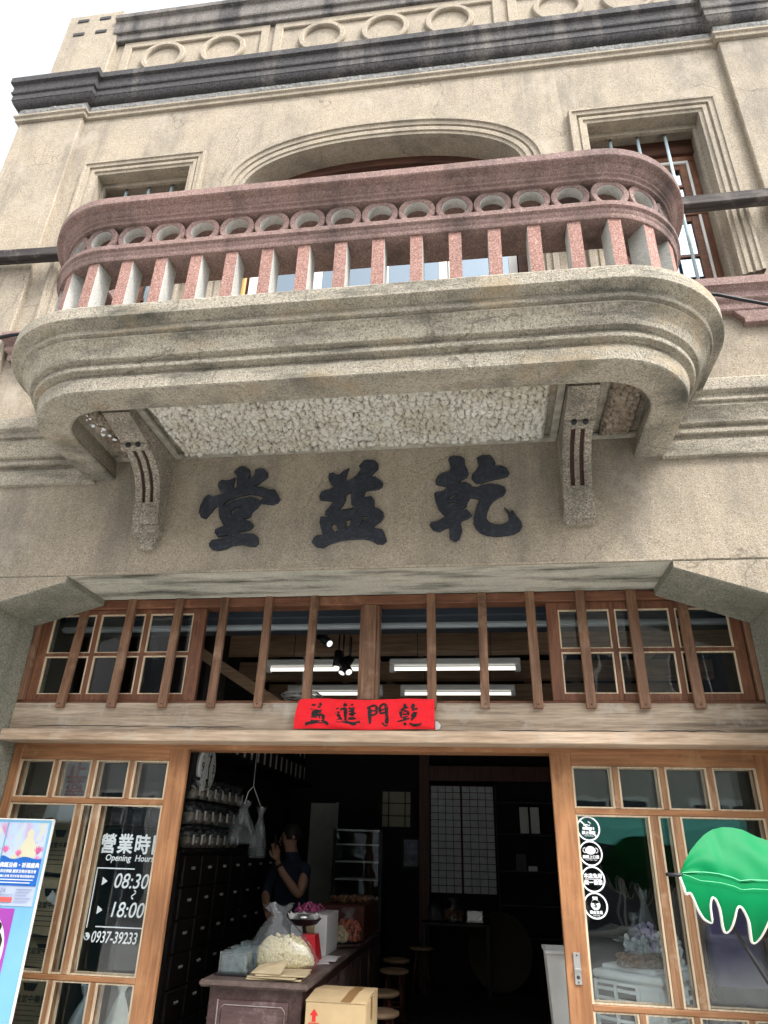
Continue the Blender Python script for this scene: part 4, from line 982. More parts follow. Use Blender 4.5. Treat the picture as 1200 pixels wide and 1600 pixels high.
for z, d in ((1.673, st1), (1.540, st2), (1.405, st3), (1.271, st4)):
    sticker(z, d)
hd = MB()
hd.box(0.462, 0.500, 0.614, 0.6225, 0.89, 1.04, 0.002).box(0.461, 0.501, 0.602, 0.6135, 0.955, 0.968, 0.002)
hd.lathe([(0.0005, -0.002), (0.009, -0.002), (0.009, 0.002)], (0.481, 0.6125, 0.925), 12, 1, True, 'Y')
for z in (0.902, 1.028): hd.lathe([(0.0005, -0.002), (0.004, -0.002), (0.004, 0.002)], (0.481, 0.6125, z), 8, 1, True, 'Y')
hd.build('handle', [MT['steel'], MT['slot']], dr)
# ------------------------------------------------------------------ street-side things
# red paper banner on the lintel
bnx0, bnx1, bnz0, bnz1 = -1.203, -0.292, 2.212, 2.400
bn = thing('paper_banner', 'bright red paper banner with four black brush characters pasted on the timber lintel', 'banner', ((bnx0 + bnx1) / 2, 0.48, bnz0))
mb = MB(); NX, NZ = 60, 14; vs = []
for i in range(NX + 1):
    for j in range(NZ + 1):
        u, v = i / NX, j / NZ
        x = bnx0 + (bnx1 - bnx0) * u + (0.012 * (1 - v) if False else 0) + 0.03 * (v ** 3) * max(0, 1 - u * 14)
        z = bnz0 + (bnz1 - bnz0) * v + 0.004 * math.sin(u * 9)
        y = 0.4625 + 0.0035 * math.sin(u * 31 + v * 4) + 0.006 * math.sin(v * 17 + u * 6) * math.sin(u * 5) + 0.0045 * math.sin(v * 33 + u * 13) * math.cos(u * 8)
        vs.append((x, y, z))
o = len(vs)
fs = [(i * (NZ + 1) + j, (i + 1) * (NZ + 1) + j, (i + 1) * (NZ + 1) + j + 1, i * (NZ + 1) + j + 1) for i in range(NX) for j in range(NZ)]
mb.add(vs, fs, 0, True)
mb.build('paper_sheet', MT['red'], bn)
def sheet_y(x, z):
    u, v = (x - bnx0) / (bnx1 - bnx0), (z - bnz0) / (bnz1 - bnz0)
    return 0.4625 + 0.0035 * math.sin(u * 31 + v * 4) + 0.006 * math.sin(v * 17 + u * 6) * math.sin(u * 5) + 0.0045 * math.sin(v * 33 + u * 13) * math.cos(u * 8)
bi = MB(); lay = 0
for key in ('yi', 'jin', 'men', 'qian'):
    for wd, pts in BRUSH[key]:
        lay += 1
        P = []
        for a, b in zip(pts[:-1], pts[1:]):
            for q in range(6):
                P.append(Vector(a).lerp(Vector(b), q / 6))
        P.append(Vector(pts[-1])); vs = []; n = len(P)
        if n > 12:   # soften the corners a little
            P = [P[0]] + [(P[i - 1] + P[i] * 2 + P[i + 1]) / 4 for i in range(1, n - 1)] + [P[-1]]
        for i, p in enumerate(P):
            t = (P[min(i + 1, n - 1)] - P[max(i - 1, 0)]).normalized(); e = min(i, n - 1 - i)
            ww = wd / 2 * (0.55 if e == 0 else 0.9 if e == 1 else 1.0) * (1.12 if i < 3 else 0.95 + 0.12 * math.sin(i * 0.9 + lay))
            for sg in (-1.2, 1.2):
                q = p + Vector((-t.y, t.x)) * ww * sg
                vs.append((q.x, sheet_y(q.x, q.y) - 0.0012 - 0.00006 * (lay % 14), q.y))
        bi.add(vs, [(2 * i, 2 * i + 1, 2 * i + 3, 2 * i + 2) for i in range(n - 1)])
bi.build('lettering', MT['black'], bn)
# bleached corner of an older banner showing at its right
t = MB(); t.add([(-0.289, 0.497, 2.215), (-0.262, 0.494, 2.222), (-0.255, 0.492, 2.245), (-0.272, 0.490, 2.266), (-0.289, 0.496, 2.272)], [(0, 1, 2, 3, 4)])
t.add([(-0.289, 0.5, 2.215), (-0.262, 0.499, 2.222), (-0.255, 0.499, 2.245), (-0.272, 0.499, 2.266), (-0.289, 0.5, 2.272)], [(4, 3, 2, 1, 0)])
t.build('torn_paper', MT['paper'], None, (-0.27, 0.497, 2.215), 'torn white scrap of old paper beside the right end of the red banner', 'paper scrap')
# green leaf shade on a bent pole
LOW = [(0.83, 1.46), (0.838, 1.424), (0.843, 1.393), (0.854, 1.401), (0.865, 1.399), (0.873, 1.379), (0.885, 1.339), (0.907, 1.305), (0.932, 1.292), (0.943, 1.291), (0.94, 1.321), (0.939, 1.356), (0.947, 1.381), (0.954, 1.388), (0.967, 1.38), (0.975, 1.352), (0.98, 1.318), (0.983, 1.278), (0.991, 1.257), (1.004, 1.256), (1.02, 1.272), (1.035, 1.31), (1.046, 1.345), (1.057, 1.358), (1.071, 1.352), (1.082, 1.326), (1.09, 1.297), (1.093, 1.263), (1.098, 1.229), (1.106, 1.219), (1.12, 1.223), (1.14, 1.245), (1.165, 1.29), (1.185, 1.33), (1.2, 1.338), (1.215, 1.32), (1.23, 1.27), (1.245, 1.23), (1.26, 1.235), (1.29, 1.29), (1.33, 1.35), (1.36, 1.33), (1.40, 1.29), (1.43, 1.30), (1.47, 1.37), (1.52, 1.42), (1.58, 1.44), (1.62, 1.45)]
MIDL = [(0.838, 1.476), (0.886, 1.477), (0.942, 1.476), (0.997, 1.471), (1.045, 1.461), (1.081, 1.447), (1.126, 1.452), (1.187, 1.451), (1.4, 1.46), (1.62, 1.455)]
UPL = [(0.838, 1.476), (0.865, 1.519), (0.9, 1.562), (0.94, 1.598), (0.986, 1.632), (1.03, 1.654), (1.078, 1.666), (1.123, 1.665), (1.167, 1.657), (1.224, 1.629), (1.35, 1.59), (1.5, 1.53), (1.62, 1.456)]
def interp(L, x):
    for a, b in zip(L[:-1], L[1:]):
        if a[0] <= x <= b[0]: return a[1] + (b[1] - a[1]) * (x - a[0]) / max(1e-6, b[0] - a[0])
    return L[0][1] if x < L[0][0] else L[-1][1]
lf = thing('leaf_shade', 'big bright green leaf-shaped cloth shade with scalloped white-piped edge before the right door', 'leaf shade', (1.66, -0.40, 0))
def yf(x): return -0.50 + 0.10 * (x - 0.83)
mb = MB(); N = 60
for side in (0, 1):
    vs = []; rows = 9
    xs_ = [0.838 + (1.62 - 0.838) * i / N for i in range(N + 1)]
    for i, x in enumerate(xs_):
        zm, zu = interp(MIDL, x), max(interp(MIDL, x) + 0.005, interp(UPL, x))
        for j in range(rows):
            t = j / (rows - 1)
            bulge = 0.10 * math.sin(t * 1.5) * min(1, (x - 0.83) * 5)
            vs.append((x, yf(x) + bulge + 0.0035 * math.sin(x * 55 + t * 5) * math.exp(-3 * t) + 0.003 * math.sin(x * 21 + t * 9) - 0.03 * math.sin(math.pi * t) * min(1, (x - 0.83) * 6) + side * 0.008, zm + (zu - zm) * t))
    mb.add(vs, [(i * rows + j, (i + 1) * rows + j, (i + 1) * rows + j + 1, i * rows + j + 1) for i in range(N) for j in range(rows - 1)], 0, True)
lowf = []
for a, b in zip(LOW[:-1], LOW[1:]):
    for q in range(3): lowf.append((a[0] + (b[0] - a[0]) * q / 3, a[1] + (b[1] - a[1]) * q / 3))
lowf.append(LOW[-1])
lowf = [lowf[0]] + [tuple((lowf[i - 1][k2] + 2 * lowf[i][k2] + lowf[i + 1][k2]) / 4 for k2 in (0, 1)) for i in range(1, len(lowf) - 1)] + [lowf[-1]]
def ylow(x, z):
    zm = interp(MIDL, x)
    t = min(1.0, max(0.0, (zm - z) / 0.24))
    return yf(x) + 0.05 * t * t - 0.018 * math.sin(math.pi * t) + 0.004 * math.sin(x * 60 + t * 4) * t
for side in (0, 1):
    vs = []; rows = 8
    for x, z in lowf:
        xm = max(0.838, x); zm = interp(MIDL, xm)
        for j in range(rows):
            t = j / (rows - 1)
            xx, zz = xm + (x - xm) * t, zm + (z - zm) * t
            vs.append((xx, ylow(xx, zz) + side * 0.008, zz))
    mb.add(vs, [(i * rows + j, (i + 1) * rows + j, (i + 1) * rows + j + 1, i * rows + j + 1) for i in range(len(lowf) - 1) for j in range(rows - 1)], 0, True)
mb.build('leaf_cloth', MT['leaf'], lf, clean=False)
MB().tube([(x, ylow(x, z) + 0.004, z) for x, z in lowf], 0.0062, 6).build('edge_piping', MT['piping'], lf)
MT['seam'] = plain('pale_green_seam', (0.16, 0.55, 0.30), 0.6)
sm = MB()
for dz, r in ((0.006, 0.0016), (-0.028, 0.0012)):
    sm.tube([(x, yf(x) - 0.006 - (0.01 if dz < 0 else 0), interp(MIDL, x) + dz * min(1, (x - 0.83) * 12)) for x in [0.842 + i * 0.013 for i in range(60)]], r, 5)
sm.build('midrib_seam', MT['seam'], lf)
MB().tube([(0.772, -0.515, 1.469), (0.845, -0.492, 1.468), (0.90, -0.47, 1.46)], [0.007, 0.008, 0.006], 8).build('leaf_stem', MT['blackmetal'], lf)
MB().tube([(0.98, -0.405, 1.40), (1.048, -0.41, 1.259), (1.139, -0.415, 1.084), (1.30, -0.41, 0.78), (1.50, -0.40, 0.38), (1.66, -0.40, 0.03)], 0.008, 8).lathe([(0.001, 0), (0.16, 0), (0.16, 0.02), (0.03, 0.035), (0.001, 0.035)], (1.66, -0.40, 0.0), 24).build('pole', MT['blackmetal'], lf)
# blue poster board on the left
k = NT('blue_board'); c = k.mix(k.ramp(k.noise(2.5, 4), [(0.3, 0), (0.7, 1)]), (0.13, 0.335, 0.52), (0.18, 0.41, 0.58)); k.bsdf(c, 0.4, k.bump(k.noise(6, 3), 0.06, 0.02), 0.4); MT['blueboard'] = k.m
bx0, bx1, bt = -3.225, -2.566, 1.634
bb = thing('notice_board', 'tall pale blue notice board with white rim standing before the left door', 'notice board', ((bx0 + bx1) / 2, 0.205, 0))
MB().box(bx0, bx1, 0.197, 0.212, 0.0, bt, 0.002).build('panel', MT['blueboard'], bb)
MB().box(bx0 - 0.004, bx1 + 0.004, 0.1945, 0.215, bt + 0.0005, bt + 0.007, 0.001).box(bx1 + 0.0005, bx1 + 0.005, 0.1945, 0.215, 0.0, bt).build('rim', MT['whitepaint'], bb)
MB().box(bx0 + 0.1, bx1 - 0.1, 0.213, 0.44, 0.0, 0.03, 0.004).build('foot', MT['blackmetal'], bb)
k = NT('watercolour_print')
vor = k.vor(9.0, 'SMOOTH_F1')
hue = k.n('ValToRGB'); e = hue.color_ramp.elements
for _ in range(4): e.new(0.5)
for i, (p, cc) in enumerate(((0.0, (0.17, 0.15, 0.55)), (0.30, (0.36, 0.40, 0.66)), (0.42, (0.60, 0.52, 0.26)), (0.52, (0.40, 0.50, 0.66)), (0.66, (0.58, 0.10, 0.26)), (1.0, (0.20, 0.13, 0.52)))):
    e[i].position = p; e[i].color = (*cc, 1)
k.l(k.noise(9, 3, (1, 1, 0.7), 0.6, 0.6), hue.inputs['Fac'])
nz = k.n('TexNoise'); nz.inputs['Scale'].default_value = 5.5; nz.inputs['Detail'].default_value = 2; k.l(k.pos((1, 1, 0.8)), nz.inputs['Vector'])
st_ = k.ramp(nz.outputs['Fac'], [(0.40, 0.0), (0.6, 1.0)])
c = k.mix(st_, hue.outputs['Color'], (0.36, 0.50, 0.66)); k.bsdf(c, 0.5, None, 0.3); MT['watercolour'] = k.m
MT['posterblue'] = plain('poster_blue', (0.01, 0.11, 0.42), 0.45, 0.15, 10)
MT['posterpale'] = plain('poster_pale', (0.38, 0.44, 0.60), 0.45, 0.05)
MT['posterred'] = plain('poster_red', (0.66, 0.10, 0.09), 0.5)
MT['posterwhite'] = plain('poster_white', (0.60, 0.62, 0.66), 0.5, 0.03)
MT['magenta'] = plain('poster_magenta', (0.30, 0.05, 0.33), 0.5, 0.1)
MT['pinkblot'] = plain('poster_pink', (0.55, 0.12, 0.28), 0.5, 0.25, 30)
MT['figure'] = plain('poster_cream', (0.56, 0.53, 0.38), 0.5, 0.08)
MT['greytext'] = plain('grey_print', (0.25, 0.28, 0.38), 0.6)
MT['peach'] = plain('poster_peach', (0.78, 0.55, 0.45), 0.5)
def poster(x0, x1, z0, z1, label, skew=0.0):
    p = thing('poster', label, 'poster', ((x0 + x1) / 2, 0.195, z0), 'posters on the blue notice board')
    w, h = x1 - x0, z1 - z0; Yp = 0.1945
    MB().box(x0, x1, Yp, Yp + 0.0015, z0, z1).build('sheet', MT['posterpale'], p)
    q = MB(); q.box(x0 + 0.001, x1 - 0.001, Yp - 0.0012, Yp - 0.0006, z0 + h * 0.555, z1 - 0.001); q.build('artwork', MT['watercolour'], p)
    f = MB(); xc = x0 + w * 0.60
    f.poly([[(xc - 0.055, z0 + h * 0.58), (xc - 0.045, z0 + h * 0.72), (xc - 0.03, z0 + h * 0.78), (xc - 0.018, z0 + h * 0.83), (xc - 0.022, z0 + h * 0.88), (xc, z0 + h * 0.93), (xc + 0.022, z0 + h * 0.88), (xc + 0.018, z0 + h * 0.83), (xc + 0.032, z0 + h * 0.78), (xc + 0.05, z0 + h * 0.70), (xc + 0.06, z0 + h * 0.58)]], Yp - 0.0022, Yp - 0.0014)
    f.build('figure', MT['figure'], p)
    for fx, fz, s in ((0.87, 0.62, 0.6), (0.40, 0.59, 0.5), (0.07, 0.63, 0.55)):
        cx, cz = x0 + w * fx, z0 + h * fz; lt_ = MB()
        for a in (-50, -25, 0, 25, 50):
            dx, dz = math.sin(R(a)), math.cos(R(a))
            lt_.add([(cx - 0.008 * dz * s, Yp - 0.0026 - abs(a) * 1e-6, cz + 0.008 * dx * s), (cx + 0.045 * dx * s - 0.01 * dz * s, Yp - 0.0026 - abs(a) * 1e-6, cz + 0.05 * dz * s), (cx + 0.06 * dx * s, Yp - 0.0026 - abs(a) * 1e-6, cz + 0.075 * dz * s), (cx + 0.045 * dx * s + 0.01 * dz * s, Yp - 0.0026 - abs(a) * 1e-6, cz + 0.05 * dz * s), (cx + 0.008 * dz * s, Yp - 0.0026 - abs(a) * 1e-6, cz - 0.008 * dx * s)], [(0, 1, 2, 3, 4)])
        lt_.build('lotus', MT['pinkblot'], p)
    wv = [(x0 + w * i / 20, z0 + h * (0.565 + 0.022 * math.sin(i * 0.55 + 1.2) * (1.1 - i / 25))) for i in range(21)]
    MB().poly([[(x0 + 0.001, z0 + h * 0.235)] + wv[0:1] + wv[1:20] + wv[20:] + [(x1 - 0.001, z0 + h * 0.235)]], Yp - 0.0032, Yp - 0.0024).build('blue_field', MT['posterblue'], p)
    t = MB(); Yt = Yp - 0.004
    t.text('佛誕浴佛・祈福盛典', x0 + w * 0.5, z0 + h * 0.455, Yt, w * 0.108, align='CENTER', bold=0.0012)
    t.text('恭迎佛誕 闔家浴佛祈福法會', x0 + w * 0.5, z0 + h * 0.39, Yt, w * 0.072, align='CENTER', bold=0.0006)
    t.text('誠心浴佛 消災祈福 歡迎蒞臨參加', x0 + w * 0.5, z0 + h * 0.335, Yt, w * 0.058, align='CENTER', bold=0.0004)
    for i in range(2): t.box(x0 + w * 0.1, x1 - w * (0.1 + 0.06 * i), Yt - 0.0004, Yt, z0 + h * (0.30 - 0.035 * i), z0 + h * (0.312 - 0.035 * i))
    t.build('lettering', MT['posterwhite'], p)
    b = MB()
    b.text('5.24', x0 + w * 0.07, z0 + h * 0.155, Yt, w * 0.13, shear=0.1)
    for i in range(5): b.box(x0 + w * 0.55, x0 + w * (0.93 - 0.05 * (i % 3)), Yt - 0.0004, Yt, z0 + h * (0.19 - 0.035 * i), z0 + h * (0.198 - 0.035 * i))
    b.box(x0 + w * 0.07, x0 + w * 0.5, Yt - 0.0004, Yt, z0 + h * 0.125, z0 + h * 0.132)
    b.build('small_print', MT['greytext'], p)
    MB().box(x0 + w * 0.07, x0 + w * 0.5, Yt - 0.0008, Yt, z0 + h * 0.045, z0 + h * 0.10).build('red_strip', MT['posterred'], p)
poster(-2.842, -2.582, 1.185, 1.620, 'festival poster with a pale figure in watercolour, nearer the right edge of the blue board')
poster(-3.118, -2.850, 1.185, 1.620, 'festival poster cut by the left picture edge, beside its twin on the blue board')
p = thing('poster', 'white poster with magenta frame and a girl with a hair bun, under the festival posters', 'poster', (-2.85, 0.195, 0.77), 'posters on the blue notice board')
MB().box(-3.03, -2.682, 0.1925, 0.1965, 0.76, 1.172).build('sheet', MT['magenta'], p)
MB().lathe([(0.0005, 0), (1.0, 0)], (-2.86, 0.1915, 0.965), 40, 0, False, 'Y', 0.165, 0.195).build('white_panel', MT['posterwhite'], p)
MB().lathe([(0.0005, 0), (1.0, 0)], (-2.765, 0.1905, 0.99), 24, 0, False, 'Y', 0.045, 0.055).build('face', MT['peach'], p)
hr = MB()
hr.poly([[(-2.818, 0.985), (-2.815, 1.03), (-2.79, 1.058), (-2.76, 1.062), (-2.73, 1.05), (-2.712, 1.02), (-2.712, 0.985), (-2.735, 1.025), (-2.785, 1.03)]], 0.1888, 0.1898)
hr.lathe([(0.0005, 0), (1.0, 0)], (-2.757, 0.1893, 1.082), 20, 0, False, 'Y', 0.024, 0.024)
for x in (-2.785, -2.747): hr.lathe([(0.0005, 0), (1.0, 0)], (x, 0.1888, 0.99), 10, 0, False, 'Y', 0.004, 0.006)
hr.build('hair', MT['black'], p)
MB().box(-2.96, -2.85, 0.1896, 0.1902, 1.07, 1.076).box(-2.96, -2.87, 0.1896, 0.1902, 1.045, 1.051).build('small_print', MT['greytext'], p)
# pole and cables
MB().sweep([(-4.9, 6.075), (-3.6, 6.03), (-2.2, 5.992), (-0.7, 5.955), (0.8, 5.943), (1.75, 5.942), (2.3, 5.95), (3.4, 5.955)], [(-0.046, -0.17), (-0.04, -0.176), (0.04, -0.176), (0.046, -0.17), (0.046, -0.09), (-0.046, -0.09)], elev, close_prof=True).build('timber_pole', MT['pole'], None, (-0.7, -0.125, 5.95), 'long weathered black timber batten fixed along the wall behind the balcony', 'timber batten')
MB().tube([(0.9, -0.14, 5.13), (1.72, -0.14, 5.04), (1.88, -0.14, 4.976), (2.03, -0.14, 4.92), (3.3, -0.14, 4.62)], 0.012, 8).build('power_cable', MT['cable'], None, (1.72, -0.14, 5.0), 'black cable slung along the wall past the right end of the balcony', 'cable')
MB().tube([(-4.4, -0.14, 5.05), (-3.72, -0.14, 5.135), (-3.62, -0.14, 5.15), (-2.8, -0.14, 5.18)], 0.015, 8).build('power_cable', MT['cable'], None, (-3.6, -0.14, 5.15), 'black cable slung along the wall past the left end of the balcony', 'cable')
# peeling white paint flakes and rag of tape under the balcony's left corner
fl = MB()
for i in range(11):
    x, yy = -2.50 + 0.075 * random.random() + i * 0.004, -0.68 + 0.035 * i + random.uniform(-0.02, 0.02)
    r = random.uniform(0.008, 0.02)
    pts = [(x + r * math.cos(a) * random.uniform(0.6, 1.2), yy + r * math.sin(a) * random.uniform(0.6, 1.3), 3.972 + random.uniform(-0.006, 0.006)) for a in [k2 * 1.05 for k2 in range(6)]]
    fl.add(pts, [list(range(6))]); fl.add([(a, b, c2 + 0.004) for a, b, c2 in pts], [list(range(6))[::-1]])
fl.build('paint_flake', MT['white_vinyl'], balc)
# ------------------------------------------------------------------ inside the shop
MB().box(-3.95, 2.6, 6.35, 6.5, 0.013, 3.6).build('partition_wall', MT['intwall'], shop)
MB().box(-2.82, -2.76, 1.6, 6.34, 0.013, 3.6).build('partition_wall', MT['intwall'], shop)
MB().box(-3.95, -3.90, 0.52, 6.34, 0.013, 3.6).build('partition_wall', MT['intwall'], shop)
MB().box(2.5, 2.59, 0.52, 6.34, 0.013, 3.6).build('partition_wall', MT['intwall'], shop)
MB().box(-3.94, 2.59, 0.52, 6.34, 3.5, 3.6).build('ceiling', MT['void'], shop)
for i, yb in enumerate((2.45, 3.6, 4.8)):
    MB().box(-2.75, 2.45, yb, yb + 0.14, 3.22, 3.42, 0.006).build('ceiling_beam', MT['ceilwood'], shop)
MT['joist'] = wood('ceiling_joist_wood', (0.20, 0.13, 0.085), (0.13, 0.08, 0.05), 'Y', 0.6, 8)
for x in (-2.35, -1.72, -1.15, -0.62, 0.0, 0.6, 1.2, 1.8):
    MB().box(x - 0.035, x + 0.035, 0.9, 6.3, 3.425, 3.497).build('ceiling_joist', MT['joist'], shop)
MB().add([(-2.42, 1.45, 3.08), (-2.42, 1.45, 2.98), (-1.62, 1.5, 2.50), (-1.62, 1.5, 2.60), (-2.42, 1.52, 3.08), (-2.42, 1.52, 2.98), (-1.62, 1.57, 2.50), (-1.62, 1.57, 2.60)], [(0, 1, 2, 3), (7, 6, 5, 4), (0, 4, 5, 1), (1, 5, 6, 2), (2, 6, 7, 3), (3, 7, 4, 0)]).build('brace', MT['ceilwood'], shop)
rs2 = MB(); rs2.box(-3.2, 1.9, 0.80, 0.84, 2.975, 3.015, 0.004).box(-3.2, 1.9, 0.80, 1.12, 3.06, 3.35, 0.01, 1).box(-3.2, 1.9, 0.785, 0.80, 2.988, 2.996).box(-3.2, 1.9, 0.81, 1.1, 3.016, 3.059, 0, 1)
sh = rs2.build('roller_shutter', [MT['rollershutter'], MT['shutterbox']], None, (-0.65, 0.95, 2.975), 'grey steel roller shutter housing under the ceiling behind the transom', 'shutter')
# fluorescent lights
def lamp(x0, x1, y, z, label):
    t = thing('fluorescent_light', label, 'light', ((x0 + x1) / 2, y, z), 'fluorescent lights under the shop ceiling')
    MB().box(x0, x1, y - 0.055, y + 0.055, z + 0.03, z + 0.085, 0.01).box(x0, x0 + 0.045, y - 0.03, y + 0.03, z - 0.025, z + 0.03).box(x1 - 0.045, x1, y - 0.03, y + 0.03, z - 0.025, z + 0.03).build('housing', MT['white'], t)
    MB().tube([(x0 + 0.046, y, z), (x1 - 0.046, y, z)], 0.016, 10).build('tube', MT['tube'], t)
    MB().tube([(x0 + 0.25, y, z + 0.08), (x0 + 0.25, y, 3.49)], 0.004, 5).tube([(x1 - 0.25, y, z + 0.08), (x1 - 0.25, y, 3.49)], 0.004, 5).build('cord', MT['blackmetal'], t)
lamp(-1.95, -0.93, 2.12, 2.985, 'lit fluorescent tube left of the transom post, in the nearer row')
lamp(-0.80, 0.36, 2.12, 2.985, 'lit fluorescent tube right of the transom post, in the nearer row')
lamp(-2.05, -1.02, 3.28, 2.995, 'lit fluorescent tube left of the transom post, just over the red banner')
lamp(-0.83, 0.36, 3.28, 2.995, 'lit fluorescent tube right of the transom post, in the farther row')
tk = MB(); tk.box(-1.36, -1.33, 1.2, 2.1, 3.19, 3.215).tube([(-1.345, 1.4, 3.21), (-1.345, 1.4, 3.5)], 0.005, 5).tube([(-1.345, 1.9, 3.21), (-1.345, 1.9, 3.5)], 0.005, 5)
tk.build('light_track', MT['blackmetal'], None, (-1.345, 1.6, 3.2), 'black ceiling track that carries the spotlights', 'track')
for (p0, p1, lb_) in (((-1.36, 1.55, 3.16), (-1.22, 1.45, 3.04), 'black cylinder spotlight aimed right with lit lens, highest on the track'), ((-1.19, 1.70, 3.04), (-1.20, 1.68, 2.90), 'black cylinder spotlight hanging straight down, middle of the cluster'), ((-1.13, 1.60, 2.92), (-1.06, 1.52, 2.82), 'black cylinder spotlight tilted down right, lowest of the cluster'), ((-1.10, 1.78, 3.0), (-1.16, 1.72, 2.86), 'black cylinder spotlight tilted down left beside the lowest spotlight')):
    s = thing('spotlight', lb_, 'spotlight', p0, 'spotlights on the ceiling track')
    a, b = Vector(p0), Vector(p1)
    MB().tube([a, b], 0.036, 14).tube([a + Vector((0, 0, 0.01)), (p0[0], p0[1], 3.19)], 0.008, 6).build('body', MT['blackmetal'], s)
    d = (b - a).normalized()
    MB().tube([b + d * 0.0005, b + d * 0.004], 0.026, 14).build('lens', MT['spot'], s)
fn = thing('ceiling_fan', 'round white ceiling fan seen over the left end of the red banner', 'fan', (-1.72, 2.6, 2.86))
MB().lathe([(0.001, 0.09), (0.09, 0.09), (0.10, 0.05), (0.09, 0.0), (0.001, -0.02)], (-1.72, 2.6, 2.83), 20).tube([(-1.72, 2.6, 2.92), (-1.72, 2.6, 3.3)], 0.012, 8).build('motor', MT['white'], fn)
fg = MB()
for r, z in ((0.17, 2.86), (0.20, 2.84), (0.17, 2.81)): fg.tube([(-1.72 + r * math.cos(a), 2.6 + r * math.sin(a), z) for a in [2 * math.pi * i / 28 for i in range(29)]], 0.006, 5)
for i in range(12):
    a = i * math.pi / 6; fg.tube([(-1.72 + 0.09 * math.cos(a), 2.6 + 0.09 * math.sin(a), 2.86), (-1.72 + 0.2 * math.cos(a), 2.6 + 0.2 * math.sin(a), 2.84)], 0.004, 4)
fg.build('guard', MT['white'], fn)
fb_ = MB()
for i in range(4):
    a = i * math.pi / 2 + 0.4; c, s = math.cos(a), math.sin(a)
    fb_.add([(-1.72 + 0.05 * c - 0.03 * s, 2.6 + 0.05 * s + 0.03 * c, 2.84), (-1.72 + 0.05 * c + 0.03 * s, 2.6 + 0.05 * s - 0.03 * c, 2.83), (-1.72 + 0.16 * c + 0.05 * s, 2.6 + 0.16 * s - 0.05 * c, 2.83), (-1.72 + 0.16 * c - 0.05 * s, 2.6 + 0.16 * s + 0.05 * c, 2.84)], [(0, 1, 2, 3)])
fb_.build('blade', MT['white'], fn)
# medicine cabinet with drawers along the left
cab = thing('medicine_cabinet', 'tall black timber medicine cabinet with rows of small drawers along the left wall', 'cabinet', (-2.55, 3.4, 0))
MB().box(-2.755, -2.36, 1.7, 5.2, 0.013, 1.46).box(-2.755, -2.33, 1.68, 5.22, 1.4605, 1.485, 0.004).build('carcase', MT['blackwood'], cab)
dm = MB().box(-0.012, 0.012, -0.175, 0.175, -0.105, 0.105, 0.006).mesh('drawer', [MT['blackwood']])
km = MB().lathe([(0.001, -0.012), (0.012, -0.012), (0.010, 0.0)], (0, 0.02, 0), 8, 0, True, 'X').lathe([(0.001, -0.012), (0.012, -0.012), (0.010, 0.0)], (0, -0.02, 0), 8, 0, True, 'X').mesh('knob', [MT['steel']])
for v_ in km.vertices: v_.co.x = -v_.co.x
for i in range(9):
    for j in range(6):
        d = bpy.data.objects.new('drawer', dm); C.objects.link(d); d.parent = cab; d.location = (-2.345 + 2.55, 1.92 + i * 0.37 - 3.4, 0.22 + j * 0.222)
        q = bpy.data.objects.new('knob', km); C.objects.link(q); q.parent = d; q.location = (0.013, 0, 0.02)
# glass jars in three tiers on it
ja = thing('glass_jar', 'clear glass jar with paper slip, top tier of the jar rack', 'jar', (0, 0, 0), 'glass jars on the medicine cabinet')
MB().lathe([(0.055, 0.0), (0.062, 0.008), (0.062, 0.115), (0.05, 0.135), (0.045, 0.15)], (0, 0, 0), 16).build('glass_body', MT['clear'], ja)
MB().lathe([(0.048, 0.151), (0.05, 0.155), (0.05, 0.175), (0.02, 0.18)], (0, 0, 0), 16).build('lid', MT['blackmetal'], ja)
MB().lathe([(0.001, 0.004), (0.054, 0.006), (0.054, 0.085), (0.001, 0.095)], (0, 0, 0), 12).build('contents', plain('dried_herbs', (0.16, 0.12, 0.08), 0.9, 0.4, 60), ja)
MB().box(0.0625, 0.0635, -0.018, 0.018, 0.03, 0.105).build('slip', MT['paper'], ja)
tiers = ((1.487, 'clear glass jar with paper slip, bottom tier standing on the medicine cabinet'), (1.675, 'clear glass jar with paper slip, middle tier of the jar rack'), (1.863, 'clear glass jar with paper slip, top tier of the jar rack'))
first = True
for t_, (z, lb_) in enumerate(tiers):
    for i in range(7):
        pos = (-2.46, 2.02 + i * 0.19, z)
        if first: ja.location = pos; ja['label'] = lb_; first = False
        else: dup(ja, pos, lb_)
sf = MB()
for z in (1.668, 1.856): sf.box(-2.56, -2.385, 1.9, 3.35, z, z + 0.006)
sf.build('glass_rack', MT['clear'], None, (-2.47, 2.6, 1.486), 'clear two-tier rack that carries the upper glass jars', 'rack')
# shelf high on the left with two rows of herb tins
us = thing('wall_shelf', 'long dark wall shelf high on the left wall loaded with herb tins', 'shelf', (-2.6, 3.6, 2.25))
MB().box(-2.755, -2.40, 2.35, 6.2, 2.26, 2.29, 0.004).build('board', MT['blackwood'], us)
MB().box(-2.755, -2.46, 3.8, 6.0, 2.55, 2.57).build('upper_board', MT['blackwood'], us)
tin = thing('herb_tin', 'dark square herb tin with a white paper slip, lower row of the wall shelf', 'tin', (0, 0, 0), 'herb tins on the wall shelf')
MB().box(-0.09, 0.09, -0.1, 0.1, 0, 0.235, 0.006).build('tin_body', MT['blackwood'], tin)
MB().box(0.0905, 0.0915, -0.028, 0.028, 0.04, 0.20).build('slip', MT['paper'], tin)
MB().lathe([(0.06, 0.2355), (0.06, 0.25), (0.02, 0.255)], (0, 0, 0), 14).build('lid', MT['blackwood'], tin)
first = True
for i in range(15):
    pos = (-2.52, 2.48 + i * 0.235, 2.291)
    if first: tin.location = pos; first = False
    else: dup(tin, pos)
for i in range(9):
    dup(tin, (-2.55, 3.95 + i * 0.235, 2.571), 'dark square herb tin with a white paper slip, upper row of the wall shelf')
